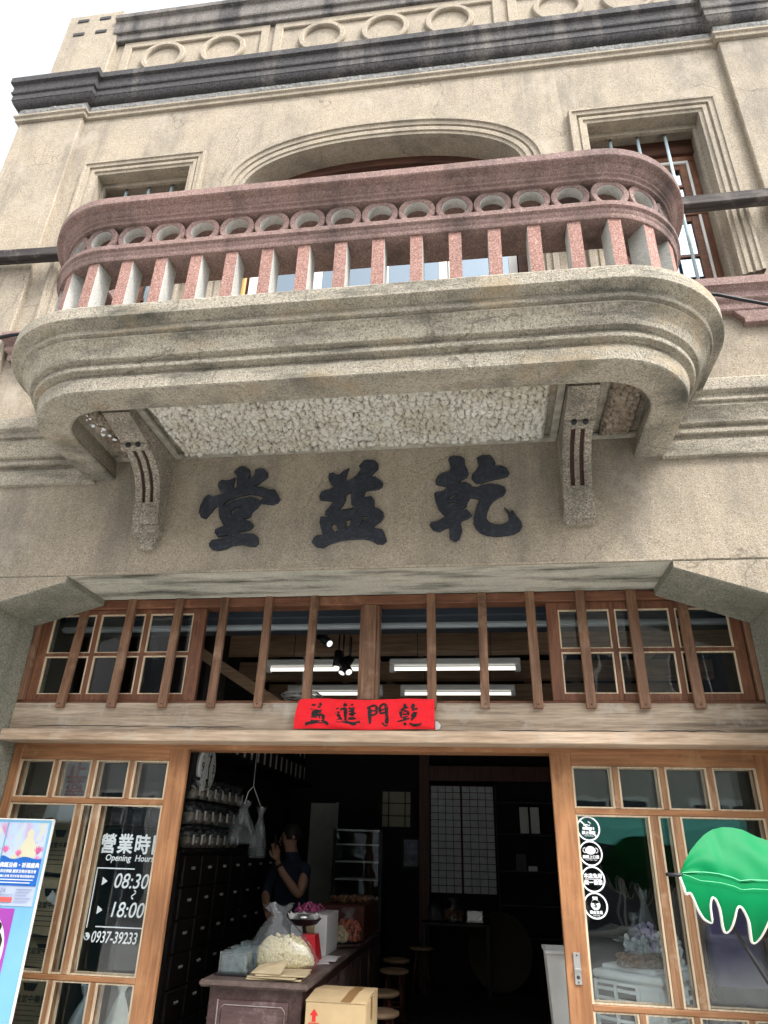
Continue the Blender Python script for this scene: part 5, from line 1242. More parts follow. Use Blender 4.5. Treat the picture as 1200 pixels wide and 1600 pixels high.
# clock on a board hung from the ceiling
MB().box(-2.50, -2.455, 1.92, 2.45, 1.93, 3.49, 0.004).build('hanging_board', MT['blackwood'], None, (-2.48, 2.0, 1.93), 'dark board hung from the ceiling behind the wall clock', 'board')
CX, CY, CZ = -2.454, 2.2, 2.13
ck = thing('wall_clock', 'round white wall clock with big black numerals above the glass jars', 'clock', (CX, CY, CZ))
MB().lathe([(0.001, 0.0), (0.195, 0.0), (0.195, 0.03), (0.18, 0.035), (0.001, 0.03)], (CX, CY, CZ), 36, 0, True, 'X').build('face', MT['white'], ck)
for hr_, sz in ((12, 0.11), (3, 0.11), (6, 0.11), (9, 0.11), (1, 0.05), (2, 0.05), (4, 0.05), (5, 0.05), (7, 0.05), (8, 0.05), (10, 0.05), (11, 0.05)):
    a = R(90 - 30 * hr_); rr = 0.128 if sz > 0.1 else 0.152
    u, v = rr * math.cos(a), rr * math.sin(a) - sz * 0.35
    MB().text(str(hr_), 0, 0, 0, sz, align='CENTER', bold=0.003 if sz > 0.1 else 0, mp=lambda p, q, hh, u=u, v=v: (CX + 0.037 - hh * 0.001, CY + (u + p), CZ + v + q)).build('numeral', MT['black'], ck)
MB().tube([(CX + 0.04, CY, CZ), (CX + 0.04, CY + 0.04, CZ + 0.11)], 0.005, 5).build('hand', MT['black'], ck)
MB().tube([(CX + 0.042, CY, CZ), (CX + 0.042, CY + 0.015, CZ - 0.16)], 0.004, 5).build('hand', MT['black'], ck)
# hanging plastic bags
def sack(name, label, cat, c, w, h, d, mat, group=None, neck=0.25, contents=None, cmat=None, seed=1, fill=0.5, tail=None, lean=0.0, parent=None, bottom=None):
    """a filled plastic bag: slumped body, gathered neck and flared top"""
    rng = random.Random(seed); mb = MB(); n = 28
    prof = [(0.7, 0.0), (0.97, 0.02), (1.0, 0.10), (0.92, 0.24), (0.78, 0.40), (0.60, 0.56), (0.40, 0.70), (neck, 0.8), (neck * 0.9, 0.84), (neck * 1.5, 0.92), (neck * 1.9, 1.0)]
    vs = []
    ph = [rng.random() * 6.28 for _ in range(4)]
    for r, t in prof:
        for k2 in range(n):
            a = 2 * math.pi * k2 / n
            rr = r * (1 + 0.07 * math.sin(3 * a + ph[0] + t * 3) + 0.06 * math.sin(7 * a + ph[1]) * (0.4 + t) + 0.05 * math.sin(11 * a + ph[2] + 5 * t) * t * 2)
            vs.append((c[0] + rr * w / 2 * math.cos(a) + lean * t, c[1] + rr * d / 2 * math.sin(a), c[2] + h * t + 0.012 * math.sin(5 * a + ph[3]) * (t > 0.85)))
    m = len(prof)
    mb.add(vs, [(i * n + k2, i * n + (k2 + 1) % n, (i + 1) * n + (k2 + 1) % n, (i + 1) * n + k2) for i in range(m - 1) for k2 in range(n)] + [list(range(n))[::-1]], 0, True)
    th = thing(name, label, cat, tuple(c), group)
    mb.build('film', mat, th)
    if contents:
        contents(th, c, w, h, d, rng)
    return th
def lumps(mat, r, count, top, sx=1.0, piece='content', el=(1, 1, 1)):
    def f(th, c, w, h, d, rng):
        mb = MB()
        for _ in range(count):
            t = rng.random() ** 1.2 * top; a = rng.random() * 6.283
            lim = 0.88 if t < 0.3 else 0.88 * (1 - (t - 0.3) / 0.75)
            q = math.sqrt(rng.random()) * 0.15 + 0.85
            px, py = c[0] + lim * q * w / 2 * math.cos(a), c[1] + lim * q * d / 2 * math.sin(a)
            s = r * rng.uniform(0.8, 1.25)
            mb.lathe([(0.001, -s), (s * 0.75, -s * 0.66), (s, 0), (s * 0.75, s * 0.66), (0.001, s)], (px, py, c[2] + h * t + s), 6, 0, True, 'Z', el[0] * rng.uniform(0.7, 1.3), el[1] * rng.uniform(0.7, 1.3))
        mb.build(piece, mat, th)
    return f
MT['bean'] = plain('pale_seeds', (0.62, 0.53, 0.31), 0.6, 0.2, 60)
MT['beanshade'] = plain('seed_gap_shade', (0.26, 0.20, 0.10), 0.8, 0.3, 60)  # shade between the seeds put into the colour of the heap below
MT['slice'] = plain('dried_slices', (0.55, 0.45, 0.29), 0.7, 0.25, 40)
MT['redbean'] = plain('red_sweets', (0.45, 0.14, 0.09), 0.4, 0.5, 70)
MT['browndry'] = plain('brown_dried_herb', (0.16, 0.085, 0.045), 0.55, 0.5, 40)
sack('plastic_bag', 'clear plastic bag of folded white paper hanging in front of the glass jars', 'plastic bag', (-2.10, 2.35, 1.53), 0.26, 0.34, 0.12, MT['film'], 'bags hanging by the cabinet', 0.3, None, None, 4)
sack('plastic_bag', 'limp white plastic bag hanging behind the one with folded paper', 'plastic bag', (-2.02, 2.6, 1.42), 0.16, 0.42, 0.1, MT['film'], 'bags hanging by the cabinet', 0.3, None, None, 6)
MB().tube([(-2.10, 2.35, 1.85), (-2.08, 2.36, 1.95), (-2.05, 2.4, 2.0), (-2.02, 2.6, 1.83)], 0.004, 5).tube([(-2.05, 2.4, 2.0), (-2.05, 2.4, 3.49)], 0.002, 4).build('string_loop', MT['paper'], None, (-2.05, 2.4, 2.0), 'thin string loop from the ceiling that holds the hanging plastic bags', 'string')
# counter
ct = thing('shop_counter', 'long dark panelled timber counter with a worn top running into the shop', 'counter', (-1.40, 2.3, 0))
MB().box(-1.735, -1.065, 0.735, 3.85, 0.765, 0.80, 0.012).build('counter_top', MT['countertop'], ct)
MB().box(-1.68, -1.105, 0.79, 3.80, 0.013, 0.764, 0.004).build('carcase', MT['darkwood'], ct)
MT['panelwood'] = wood('worn_red_panel', (0.125, 0.075, 0.07), (0.075, 0.043, 0.042), 'X', 0.45, 9, None, 0.15, (0.26, 0.2, 0.185))
pl = MB()
for z0, z1 in ((0.49, 0.70), (0.10, 0.44)):
    pl.box(-1.615, -1.185, 0.780, 0.7895, z0, z1, 0.003).box(-1.590, -1.210, 0.772, 0.7797, z0 + 0.03, z1 - 0.03, 0.006)
pl.build('end_panel', MT['panelwood'], ct)
MT['paleworn'] = plain('worn_pale_edge', (0.33, 0.28, 0.26), 0.6, 0.3, 30)
eg = MB()
for z0, z1 in ((0.49, 0.70), (0.10, 0.44)):
    x0, x1 = -1.597, -1.203; a, b = z0 + 0.023, z1 - 0.023
    eg.tube([(x0 + 0.02, 0.7745, a), (x1 - 0.02, 0.7745, a), (x1, 0.7745, a + 0.02), (x1, 0.7745, b - 0.02), (x1 - 0.02, 0.7745, b), (x0 + 0.02, 0.7745, b), (x0, 0.7745, b - 0.02), (x0, 0.7745, a + 0.02), (x0 + 0.02, 0.7745, a)], 0.0028, 5)
    eg.box(-1.622, -1.6155, 0.783, 0.7893, z0, z1).box(-1.622, -1.18, 0.783, 0.7893, z0 - 0.006, z0 - 0.0003)
eg.build('panel_bead', MT['paleworn'], ct)
for i in range(6):
    MB().box(-1.104, -1.094, 0.95 + i * 0.48, 1.36 + i * 0.48, 0.12, 0.70, 0.004).build('side_panel', MT['panelwood'], ct)
ZT = 0.8005
# things on the counter
for i, (y, lb_) in enumerate(((0.96, 'clear acrylic box, frontmost of the three stacked on the counter corner'), (1.10, 'clear acrylic box, middle one of the three on the counter corner'), (1.24, 'clear acrylic box, rearmost of the three on the counter corner'))):
    b = thing('acrylic_box', lb_, 'box', (-1.59 + i * 0.02, y, ZT), 'acrylic boxes on the counter')
    x = -1.59 + i * 0.02; hh = 0.125 + i * 0.012
    q = MB()
    q.box(x - 0.09, x + 0.09, y - 0.05, y - 0.046, ZT, ZT + hh).box(x - 0.09, x + 0.09, y + 0.046, y + 0.05, ZT, ZT + hh).box(x - 0.09, x - 0.086, y - 0.0455, y + 0.0455, ZT, ZT + hh).box(x + 0.086, x + 0.09, y - 0.0455, y + 0.0455, ZT, ZT + hh).box(x - 0.0855, x + 0.0855, y - 0.0455, y + 0.0455, ZT, ZT + 0.004)
    q.build('walls', MT['clear'], b)
    MB().box(x - 0.08, x + 0.08, y - 0.04, y + 0.04, ZT + 0.006, ZT + hh * 0.85, 0.01).build('content', plain('pale_goods', (0.12, 0.15, 0.155), 0.6, 0.6, 30), b)
MB().box(-1.70, -1.48, 0.89, 0.905, ZT, ZT + 0.012, 0.004).build('strap', MT['blackmetal'], None, (-1.59, 0.9, ZT), 'short black strap lying in front of the acrylic boxes', 'strap')
def seeds(th, c, w, h, d, rng):
    mb = MB()
    mb.lathe([(0.40, 0.0), (0.80, 0.02), (0.80, 0.10), (0.66, 0.26), (0.44, 0.42), (0.2, 0.48), (0.01, 0.50)], (c[0], c[1], c[2] + 0.004), 28, 1, True, 'Z', w / 2, d / 2)
    mb.v = [(x, y, c[2] + (z - c[2]) * h if z > c[2] else z) for x, y, z in mb.v]
    for _ in range(1300):
        t = (1 - math.sqrt(1 - rng.random())) * 0.5; a = math.pi + rng.random() * math.pi * 1.2 - 0.3
        lim = float(np.interp(t, (0.0, 0.02, 0.10, 0.26, 0.42, 0.50), (0.78, 0.84, 0.83, 0.69, 0.46, 0.12))) + rng.uniform(-0.02, 0.02)
        s = 0.0118 * rng.uniform(0.8, 1.2)
        px, py = c[0] + lim * w / 2 * math.cos(a), c[1] + lim * d / 2 * math.sin(a)
        mb.lathe([(0.001, -s), (s * 0.78, -s * 0.6), (s, 0), (s * 0.78, s * 0.6), (0.001, s)], (px, py, c[2] + h * t + 0.004), 6, 0, True, 'Z')
    mb.build('seeds', [MT['bean'], MT['beanshade']], th)
sack('seed_bag', 'large open clear plastic bag full of pale round seeds on the counter', 'bag', (-1.335, 1.16, ZT + 0.035), 0.46, 0.34, 0.28, MT['film'], None, 0.24, seeds, None, 3, lean=-0.06)
kb = thing('paper_bag', 'flat brown paper bags in a pile under the seed bag', 'paper bags', (-1.29, 0.97, ZT))
q = MB()
for i, (x0, x1, y0, y1, rz) in enumerate(((-1.47, -1.13, 0.80, 1.10, 0.03), (-1.45, -1.15, 0.785, 1.05, -0.08), (-1.42, -1.11, 0.80, 1.07, 0.1))):
    q.box(x0, x1, y0, y1, ZT + 0.002 + i * 0.011, ZT + 0.010 + i * 0.011, 0.002, rot=rz)
q.add([(-1.44, 0.80, ZT + 0.036), (-1.25, 0.79, ZT + 0.036), (-1.24, 0.93, ZT + 0.095), (-1.43, 0.95, ZT + 0.06)], [(0, 1, 2, 3)])
q.add([(-1.44, 0.801, ZT + 0.034), (-1.25, 0.791, ZT + 0.034), (-1.24, 0.932, ZT + 0.092), (-1.43, 0.952, ZT + 0.057)], [(3, 2, 1, 0)])
q.build('sheets', MT['kraft'], kb)
sc = thing('kitchen_scale', 'red kitchen scale with a dark round pan behind the seed bag', 'scale', (-1.26, 1.60, ZT))
MB().add([(-1.34, 1.50, ZT), (-1.19, 1.50, ZT), (-1.215, 1.53, ZT + 0.17), (-1.32, 1.53, ZT + 0.17), (-1.34, 1.70, ZT), (-1.19, 1.70, ZT), (-1.215, 1.66, ZT + 0.17), (-1.32, 1.66, ZT + 0.17)], [(0, 1, 2, 3), (5, 4, 7, 6), (1, 5, 6, 2), (4, 0, 3, 7), (3, 2, 6, 7), (4, 5, 1, 0)]).box(-1.30, -1.235, 1.507, 1.52, ZT + 0.04, ZT + 0.13, 0.004).build('body', plain('red_enamel', (0.55, 0.02, 0.03), 0.35), sc)
MB().tube([(-1.31, 1.62, ZT + 0.171), (-1.32, 1.62, ZT + 0.215)], 0.014, 8).build('stem', MT['blackmetal'], sc)
MB().lathe([(0.05, 0.0), (0.10, 0.012), (0.128, 0.045), (0.132, 0.048), (0.124, 0.047), (0.09, 0.014), (0.001, 0.006)], (-1.325, 1.62, ZT + 0.216), 26).build('pan', MT['blackmetal'], sc)
pw = MB()
for i in range(7):
    a = i * 0.9; r = 0.115
    pw.add([(-1.325 + 0.03 * math.cos(a), 1.62 + 0.03 * math.sin(a), ZT + 0.235), (-1.325 + r * math.cos(a - 0.35), 1.62 + r * math.sin(a - 0.35), ZT + 0.265), (-1.325 + r * 1.05 * math.cos(a), 1.62 + r * math.sin(a), ZT + 0.300), (-1.325 + r * math.cos(a + 0.35), 1.62 + r * math.sin(a + 0.35), ZT + 0.262)], [(0, 1, 2, 3)])
pw.build('wrapping_paper', MT['paper'], None, (-1.325, 1.62, ZT + 0.23), 'crumpled white wrapping paper lying in the pan of the red scale', 'paper')
MB().lathe([(0.001, 0), (0.05, 0.0), (0.055, 0.03), (0.04, 0.04), (0.001, 0.045)], (-1.325, 1.62, ZT + 0.245), 14).build('metal_bowl', MT['steel'], None, (-1.325, 1.62, ZT + 0.24), 'small steel bowl upturned on the paper in the scale pan', 'bowl')
wb = MB(); wb.box(-1.475, -1.20, 1.86, 2.30, ZT, ZT + 0.27, 0.005)
wb.build('white_box', MT['paper'], None, (-1.34, 2.08, ZT), 'plain white cardboard box behind the red scale', 'box')
MB().box(-1.37, -1.29, 1.853, 1.859, ZT + 0.15, ZT + 0.26, 0.002).build('paper_note', MT['kraft'], None, (-1.33, 1.856, ZT + 0.15), 'tan paper slip stuck on the front of the white box', 'note')
q = MB(); rng = random.Random(5)
for _ in range(16):
    x, y = -1.40 + rng.uniform(-0.07, 0.09), 2.02 + rng.uniform(-0.06, 0.08)
    a = rng.random() * 3; s = rng.uniform(0.03, 0.06)
    q.tube([(x - s * math.cos(a), y - s * math.sin(a), ZT + 0.279), (x, y, ZT + 0.30 + rng.uniform(0, 0.04)), (x + s * math.cos(a), y + s * math.sin(a), ZT + 0.279)], 0.009, 5)
q.build('red_ribbon', MT['pinkblot'], None, (-1.38, 2.03, ZT + 0.27), 'loose heap of pinkish red ribbon on top of the white box', 'ribbon')
ps = MB()
for i, (x, y, rz, w, h) in enumerate(((-1.20, 1.62, 0.3, 0.14, 0.2), (-1.175, 1.80, -0.25, 0.13, 0.2), (-1.14, 1.68, 0.1, 0.12, 0.17))):
    ps.box(x - w / 2, x + w / 2, y - h / 2, y + h / 2, ZT + 0.001 + i * 0.004, ZT + 0.003 + i * 0.004, rot=rz)
ps.build('paper_sheets', MT['paper'], None, (-1.17, 1.7, ZT), 'loose white paper sheets on the counter beside the scale', 'papers')
tr_ = thing('basket_tray', 'shallow round dark tray heaped with bagged goods on the counter edge', 'tray', (-1.235, 2.55, ZT))
MB().lathe([(0.001, 0.0), (0.19, 0.0), (0.225, 0.03), (0.22, 0.032), (0.185, 0.008), (0.001, 0.006)], (-1.235, 2.52, ZT), 28).build('dish', MT['darkwood'], tr_)
sack('goods_bag', 'clear bag of cream dried slices lying on the round tray', 'bag', (-1.30, 2.44, ZT + 0.02), 0.30, 0.20, 0.2, MT['film'], None, 0.3, lumps(MT['slice'], 0.02, 110, 0.45, el=(1.5, 0.7, 1)), None, 12)
sack('goods_bag', 'clear bag of reddish brown sweets behind the cream dried slices', 'bag', (-1.17, 2.62, ZT + 0.02), 0.22, 0.24, 0.2, MT['film'], None, 0.3, lumps(MT['redbean'], 0.016, 150, 0.55), None, 14)
MB().box(-1.50, -1.09, 2.95, 3.8, ZT, ZT + 0.26, 0.008).build('red_chest', MT['redwood'], None, (-1.3, 3.4, ZT), 'dark red wooden chest standing on the far half of the counter', 'chest')
hb = MB(); rng = random.Random(9)
for _ in range(70):
    x, y = -1.27 + rng.gauss(0, 0.08), 3.3 + rng.gauss(0, 0.12)
    s = rng.uniform(0.012, 0.028)
    hb.lathe([(0.001, -s), (s, 0), (0.001, s)], (x, y, ZT + 0.275 + rng.uniform(0, 0.03)), 6, 0, False, 'Z', rng.uniform(0.6, 1.6), rng.uniform(0.6, 1.6))
hb.build('herb_heap', MT['browndry'], None, (-1.27, 3.3, ZT + 0.26), 'heap of brown dried herbs on top of the red chest', 'herbs')
# cardboard carton with arrow, on another carton
cb = thing('cardboard_box', 'tan cardboard carton with a red up arrow and taped lid beside the counter', 'cardboard box', (-0.90, 1.03, 0.30))
RB = 0.0
MB().box(-1.062, -0.712, 0.70, 1.20, 0.30, 0.728, 0.003).build('box_body', MT['carton'], cb)
fl_ = MB()
fl_.add([(-1.064, 0.698, 0.730), (-0.710, 0.698, 0.730), (-0.712, 0.945, 0.742), (-1.062, 0.945, 0.752), (-1.064, 0.698, 0.734), (-0.710, 0.698, 0.734), (-0.712, 0.945, 0.746), (-1.062, 0.945, 0.756)], [(3, 2, 1, 0), (4, 5, 6, 7), (0, 1, 5, 4), (1, 2, 6, 5), (2, 3, 7, 6), (3, 0, 4, 7)])
fl_.add([(-1.064, 0.950, 0.750), (-0.710, 0.950, 0.741), (-0.710, 1.202, 0.730), (-1.064, 1.202, 0.730), (-1.064, 0.950, 0.754), (-0.710, 0.950, 0.745), (-0.710, 1.202, 0.734), (-1.064, 1.202, 0.734)], [(3, 2, 1, 0), (4, 5, 6, 7), (0, 1, 5, 4), (1, 2, 6, 5), (2, 3, 7, 6), (3, 0, 4, 7)])
fl_.build('lid_flap', MT['carton'], cb)
tp_ = MB()
tp_.add([(-0.86, 0.699, 0.7355), (-0.80, 0.699, 0.7355), (-0.79, 0.944, 0.7505), (-0.85, 0.944, 0.7525)], [(0, 1, 2, 3)])
tp_.add([(-0.85, 0.951, 0.7515), (-0.79, 0.951, 0.7495), (-0.79, 1.20, 0.7355), (-0.85, 1.20, 0.7355)], [(0, 1, 2, 3)])
tp_.box(-0.7115, -0.7105, 0.90, 0.97, 0.62, 0.73)
tp_.build('tape', MT['tape'], cb)
MT['redink'] = plain('red_print', (0.60, 0.03, 0.025), 0.7, 0.1)
ar = MB(); x = -1.01; z = 0.635
ar.poly([[(x - 0.011, z), (x + 0.011, z), (x + 0.011, z + 0.03), (x + 0.025, z + 0.03), (x, z + 0.062), (x - 0.025, z + 0.03), (x - 0.011, z + 0.03)]], 0.6985, 0.6996)
ar.text('UP', x, z - 0.035, 0.6992, 0.038, align='CENTER')
for a, b, c_, d in ((-0.03, -0.026, -0.045, 0.0),  (0.026, 0.03, -0.045, 0.0)): ar.box(x + a, x + b, 0.6985, 0.6996, z + c_, z + d - 0.004)
ar.box(x - 0.025, x + 0.025, 0.6985, 0.6996, z - 0.008, z - 0.0045)
ar.build('print', MT['redink'], cb)
cb2 = thing('cardboard_box', 'plain lower carton that carries the one with the red arrow', 'cardboard box', (-0.90, 1.0, 0.013))
MB().box(-1.08, -0.70, 0.69, 1.22, 0.0135, 0.299, 0.003).build('box_body', MT['carton'], cb2)
# stools
stl = thing('wooden_stool', 'round wooden stool', 'stool', (0, 0, 0), 'round stools beside the counter')
MB().lathe([(0.001, 0.43), (0.12, 0.43), (0.14, 0.44), (0.14, 0.458), (0.12, 0.465), (0.001, 0.465)], (0, 0, 0), 24).build('seat', plain('stool_wood', (0.30, 0.20, 0.12), 0.5, 0.2, 14), stl)
for i in range(4):
    a = math.pi / 4 + i * math.pi / 2
    MB().tube([(0.08 * math.cos(a), 0.08 * math.sin(a), 0.43), (0.14 * math.cos(a), 0.14 * math.sin(a), 0.0)], 0.013, 8).build('leg', MT['postwood'], stl)
MB().tube([(0.11 * math.cos(a), 0.11 * math.sin(a), 0.18) for a in [2 * math.pi * i / 20 for i in range(21)]], 0.007, 6).build('foot_ring', MT['postwood'], stl)
for i, (x, y, lb_) in enumerate(((-0.80, 1.98, 'round wooden stool nearest the door, half hidden by the carton'), (-0.88, 2.72, 'round wooden stool second from the door, beside the counter'), (-0.92, 3.85, 'round wooden stool third from the door, beside the counter'), (-0.98, 4.55, 'round wooden stool fourth from the door, near the far end of the counter'), (-0.80, 5.6, 'round wooden stool farthest from the door, before the post'))):
    if i == 0: stl.location = (x, y, 0.013); stl['label'] = lb_
    else: dup(stl, (x, y, 0.013), lb_)
# back of the shop
MB().box(-0.86, -0.73, 5.9, 6.03, 0.013, 3.5).build('interior_post', MT['postwood'], shop)
MB().box(0.95, 1.05, 5.9, 6.03, 0.013, 3.5).build('interior_post', MT['postwood'], shop)
MB().box(-0.729, 0.949, 5.92, 6.02, 2.36, 2.55).build('interior_rail', MT['postwood'], shop)
sj = thing('paper_screen', 'pale lattice paper screen of two panels at the back of the shop', 'screen', (-0.3, 6.05, 1.0))
MT['shoji'] = plain('screen_paper', (0.58, 0.60, 0.64), 0.9, 0.15, 14)
MB().box(-0.715, -0.315, 6.05, 6.06, 1.02, 2.30).box(-0.295, 0.125, 6.05, 6.06, 1.02, 2.30).build('paper', MT['shoji'], sj)
lt2 = MB()
for i in range(5): lt2.box(-0.72 + i * 0.1, -0.712 + i * 0.1, 6.035, 6.049, 1.0, 2.32)
for i in range(5): lt2.box(-0.30 + i * 0.105, -0.292 + i * 0.105, 6.035, 6.049, 1.0, 2.32)
for j in range(16): lt2.box(-0.711, 0.12, 6.03, 6.0345, 1.02 + j * 0.0855, 1.028 + j * 0.0855)
lt2.build('lattice', MT['postwood'], sj)
wd = thing('back_window', 'small lit window with dark glazing bars in the back wall', 'window', (-1.25, 6.34, 1.8))
MB().box(-1.42, -1.02, 6.33, 6.345, 1.78, 2.24).build('pane', plain('lit_wall_beyond', (0.42, 0.40, 0.30), 0.9), wd)
q = MB()
for x in (-1.425, -1.33, -1.10, -1.02): q.box(x, x + 0.014, 6.31, 6.329, 1.77, 2.25)
for z in (1.775, 1.92, 2.08, 2.235): q.box(-1.41, -1.02, 6.305, 6.3095, z, z + 0.012)
q.build('frame', MT['blackwood'], wd)
MB().box(-2.43, -2.05, 6.30, 6.345, 0.013, 2.07, 0.004).box(-2.07, -2.03, 6.28, 6.2995, 0.013, 2.08).build('white_door', plain('grey_white_door', (0.50, 0.50, 0.47), 0.6), None, (-2.24, 6.32, 0), 'plain off-white door panel at the back left of the shop', 'door')
pc = thing('framed_picture', 'dark framed picture hanging between the display cabinet and the post', 'picture', (-0.98, 6.3, 1.3))
MB().box(-1.13, -0.88, 6.30, 6.345, 1.28, 1.66, 0.004).build('frame', MT['blackwood'], pc)
MB().box(-1.10, -0.91, 6.296, 6.2995, 1.31, 1.63).build('print', plain('dim_print', (0.20, 0.23, 0.30), 0.4, 0.5, 12), pc)
cs = thing('display_cabinet', 'glass display cabinet with four bright metal shelf edges at the back', 'display cabinet', (-1.52, 5.25, 0))
MB().box(-1.82, -1.78, 5.0, 5.5, 0.013, 1.72).box(-1.26, -1.22, 5.0, 5.5, 0.013, 1.72).box(-1.779, -1.261, 5.46, 5.5, 0.013, 1.72).box(-1.779, -1.261, 5.0, 5.46, 0.013, 0.9).build('case', MT['blackmetal'], cs)
for z in (1.70, 1.545, 1.36, 1.175, 0.985):
    MB().box(-1.779, -1.261, 4.99, 5.45, z, z + 0.014).build('shelf', plain('bright_shelf_edge', (0.72, 0.74, 0.74), 0.4), cs)
MB().box(-1.778, -1.262, 4.975, 4.979, 0.91, 1.72).build('pane', MT['glass'], cs)
bk = thing('bamboo_basket', 'large round flat bamboo winnowing basket leaning at the back', 'basket', (0.13, 6.0, 0.013))
k = NT('woven_bamboo'); v = k.n('TexChecker'); v.inputs['Scale'].default_value = 60; k.l(k.pos(), v.inputs['Vector']); v.inputs['Color1'].default_value = (0.055, 0.045, 0.03, 1); v.inputs['Color2'].default_value = (0.035, 0.028, 0.018, 1); k.bsdf(v.outputs['Color'], 0.8)
b_ = MB(); b_.lathe([(0.001, 0.05), (0.36, 0.05), (0.40, -0.01), (0.42, -0.012), (0.41, 0.06), (0.001, 0.07)], (0.13, 5.84, 0.44), 40, 0, True, 'Y', 0.92, 1.0); b_.build('woven_disc', k.m, bk)
sk = thing('wall_rack', 'dark open shelving at the back right of the shop', 'shelves', (0.5, 6.15, 0))
q = MB()
for z in (0.55, 0.9, 1.28, 1.72, 2.1): q.box(0.17, 0.90, 6.05, 6.33, z, z + 0.02)
q.box(0.15, 0.169, 6.04, 6.34, 0.013, 2.34).box(0.901, 0.92, 6.04, 6.34, 0.013, 2.34); q.build('boards', MT['blackwood'], sk)
for x, lb_ in ((0.52, 'white slim carton, left one of the pair on the back shelves'), (0.66, 'white slim carton, right one of the pair on the back shelves')):
    MB().box(x - 0.055, x + 0.055, 6.1, 6.2, 1.741, 2.06, 0.003).build('slim_carton', MT['paper'], None, (x, 6.15, 1.741), lb_, 'carton', 'slim white cartons on the back shelves')
MB().box(0.38, 0.52, 6.08, 6.2, 1.301, 1.50, 0.004).build('dark_package', MT['blackmetal'], None, (0.45, 6.14, 1.301), 'dark package with white lid below the slim cartons', 'package')
MB().box(0.54, 0.65, 6.08, 6.14, 1.301, 1.36, 0.003).build('price_card', MT['paper'], None, (0.6, 6.1, 1.301), 'small white price card on the back shelf beside the dark package', 'card')
dk = thing('side_table', 'small dark table with jars under the lattice paper screen', 'table', (-0.35, 5.75, 0))
MB().box(-0.80, 0.02, 5.55, 5.9, 0.70, 0.735, 0.004).build('table_top', MT['blackwood'], dk)
for x, y in ((-0.77, 5.58), (-0.01, 5.58), (-0.77, 5.87), (-0.01, 5.87)): MB().box(x - 0.02, x + 0.02, y - 0.02, y + 0.02, 0.013, 0.6995).build('leg', MT['blackwood'], dk)
MB().lathe([(0.06, 0.0), (0.085, 0.02), (0.085, 0.14), (0.05, 0.17), (0.05, 0.19), (0.001, 0.20)], (-0.66, 5.7, 0.736), 18).build('glass_canister', MT['clear'], None, (-0.66, 5.7, 0.736), 'round glass canister on the small table below the paper screen', 'canister')
sack('goods_bag', 'clear bag of brown dried goods on the small table', 'bag', (-0.42, 5.7, 0.737), 0.24, 0.26, 0.16, MT['film'], None, 0.3, lumps(MT['browndry'], 0.02, 60, 0.4), None, 22)
MB().box(-0.26, -0.06, 5.62, 5.76, 0.736, 0.87, 0.01).build('plastic_tub', MT['clear'], None, (-0.16, 5.7, 0.736), 'clear plastic tub at the right end of the small table', 'tub')
# white bin and air cooler behind the right door
bn2 = thing('waste_bin', 'white tapered plastic bin peeping out behind the right door', 'bin', (0.50, 0.98, 0.45))
vs = []
for z, w, d in ((0.46, 0.075, 0.09), (1.0, 0.105, 0.13), (1.005, 0.113, 0.145), (1.02, 0.113, 0.145), (1.02, 0.098, 0.122), (0.52, 0.065, 0.08)):
    vs += [(0.437 - w, 0.98 - d, z), (0.437 + w, 0.98 - d, z), (0.437 + w, 0.98 + d, z), (0.437 - w, 0.98 + d, z)]
MB().add(vs, [(i * 4 + a, i * 4 + (a + 1) % 4, (i + 1) * 4 + (a + 1) % 4, (i + 1) * 4 + a) for i in range(5) for a in range(4)] + [(3, 2, 1, 0), (20, 21, 22, 23)]).build('tub', plain('grey_white_bin', (0.46, 0.46, 0.44), 0.5, 0.08), bn2)
MB().box(0.33, 0.54, 0.87, 1.09, 0.013, 0.459, 0.004).build('wooden_stand', MT['blackwood'], None, (0.515, 0.98, 0.013), 'dark wooden stand under the white bin', 'stand')
ac = thing('air_cooler', 'pale grey portable air cooler with louvred sides behind the right door glass', 'air cooler', (0.958, 1.154, 0.013))
AX, AY, AR = 0.958, 1.154, R(-40.6)
kw = dict(rot=AR, piv=(AX, AY))
body = MB().box(AX - 0.215, AX + 0.215, AY - 0.25, AY + 0.25, 0.05, 0.868, 0.02, **kw)
body.box(AX - 0.23, AX + 0.23, AY - 0.265, AY + 0.265, 0.869, 0.91, 0.014, **kw)
body.box(AX - 0.19, AX + 0.17, AY - 0.22, AY + 0.22, 0.9105, 0.938, 0.02, **kw)
body.build('housing', MT['coolgrey'], ac)
gr = MB(); gd = MB()
gd.box(AX - 0.20, AX + 0.06, AY - 0.2525, AY - 0.2505, 0.40, 0.845, **kw)
gd.box(AX + 0.2155, AX + 0.2175, AY - 0.20, AY + 0.21, 0.35, 0.83, **kw)
for i in range(9): gr.box(AX - 0.199, AX + 0.059, AY - 0.27, AY - 0.253, 0.42 + i * 0.049, 0.436 + i * 0.049, 0.002, **kw)
gr.box(AX - 0.213, AX - 0.1995, AY - 0.272, AY - 0.2505, 0.39, 0.86, **kw).box(AX + 0.0605, AX + 0.08, AY - 0.272, AY - 0.2505, 0.39, 0.86, **kw).box(AX - 0.08, AX - 0.068, AY - 0.274, AY - 0.2535, 0.40, 0.845, **kw).box(AX - 0.199, AX + 0.06, AY - 0.272, AY - 0.2505, 0.846, 0.86, **kw)
for i in range(9): gr.box(AX + 0.218, AX + 0.234, AY - 0.20, AY + 0.21, 0.37 + i * 0.052, 0.388 + i * 0.052, 0.002, **kw)
gr.box(AX + 0.218, AX + 0.236, AY - 0.012, AY + 0.006, 0.36, 0.84, **kw)
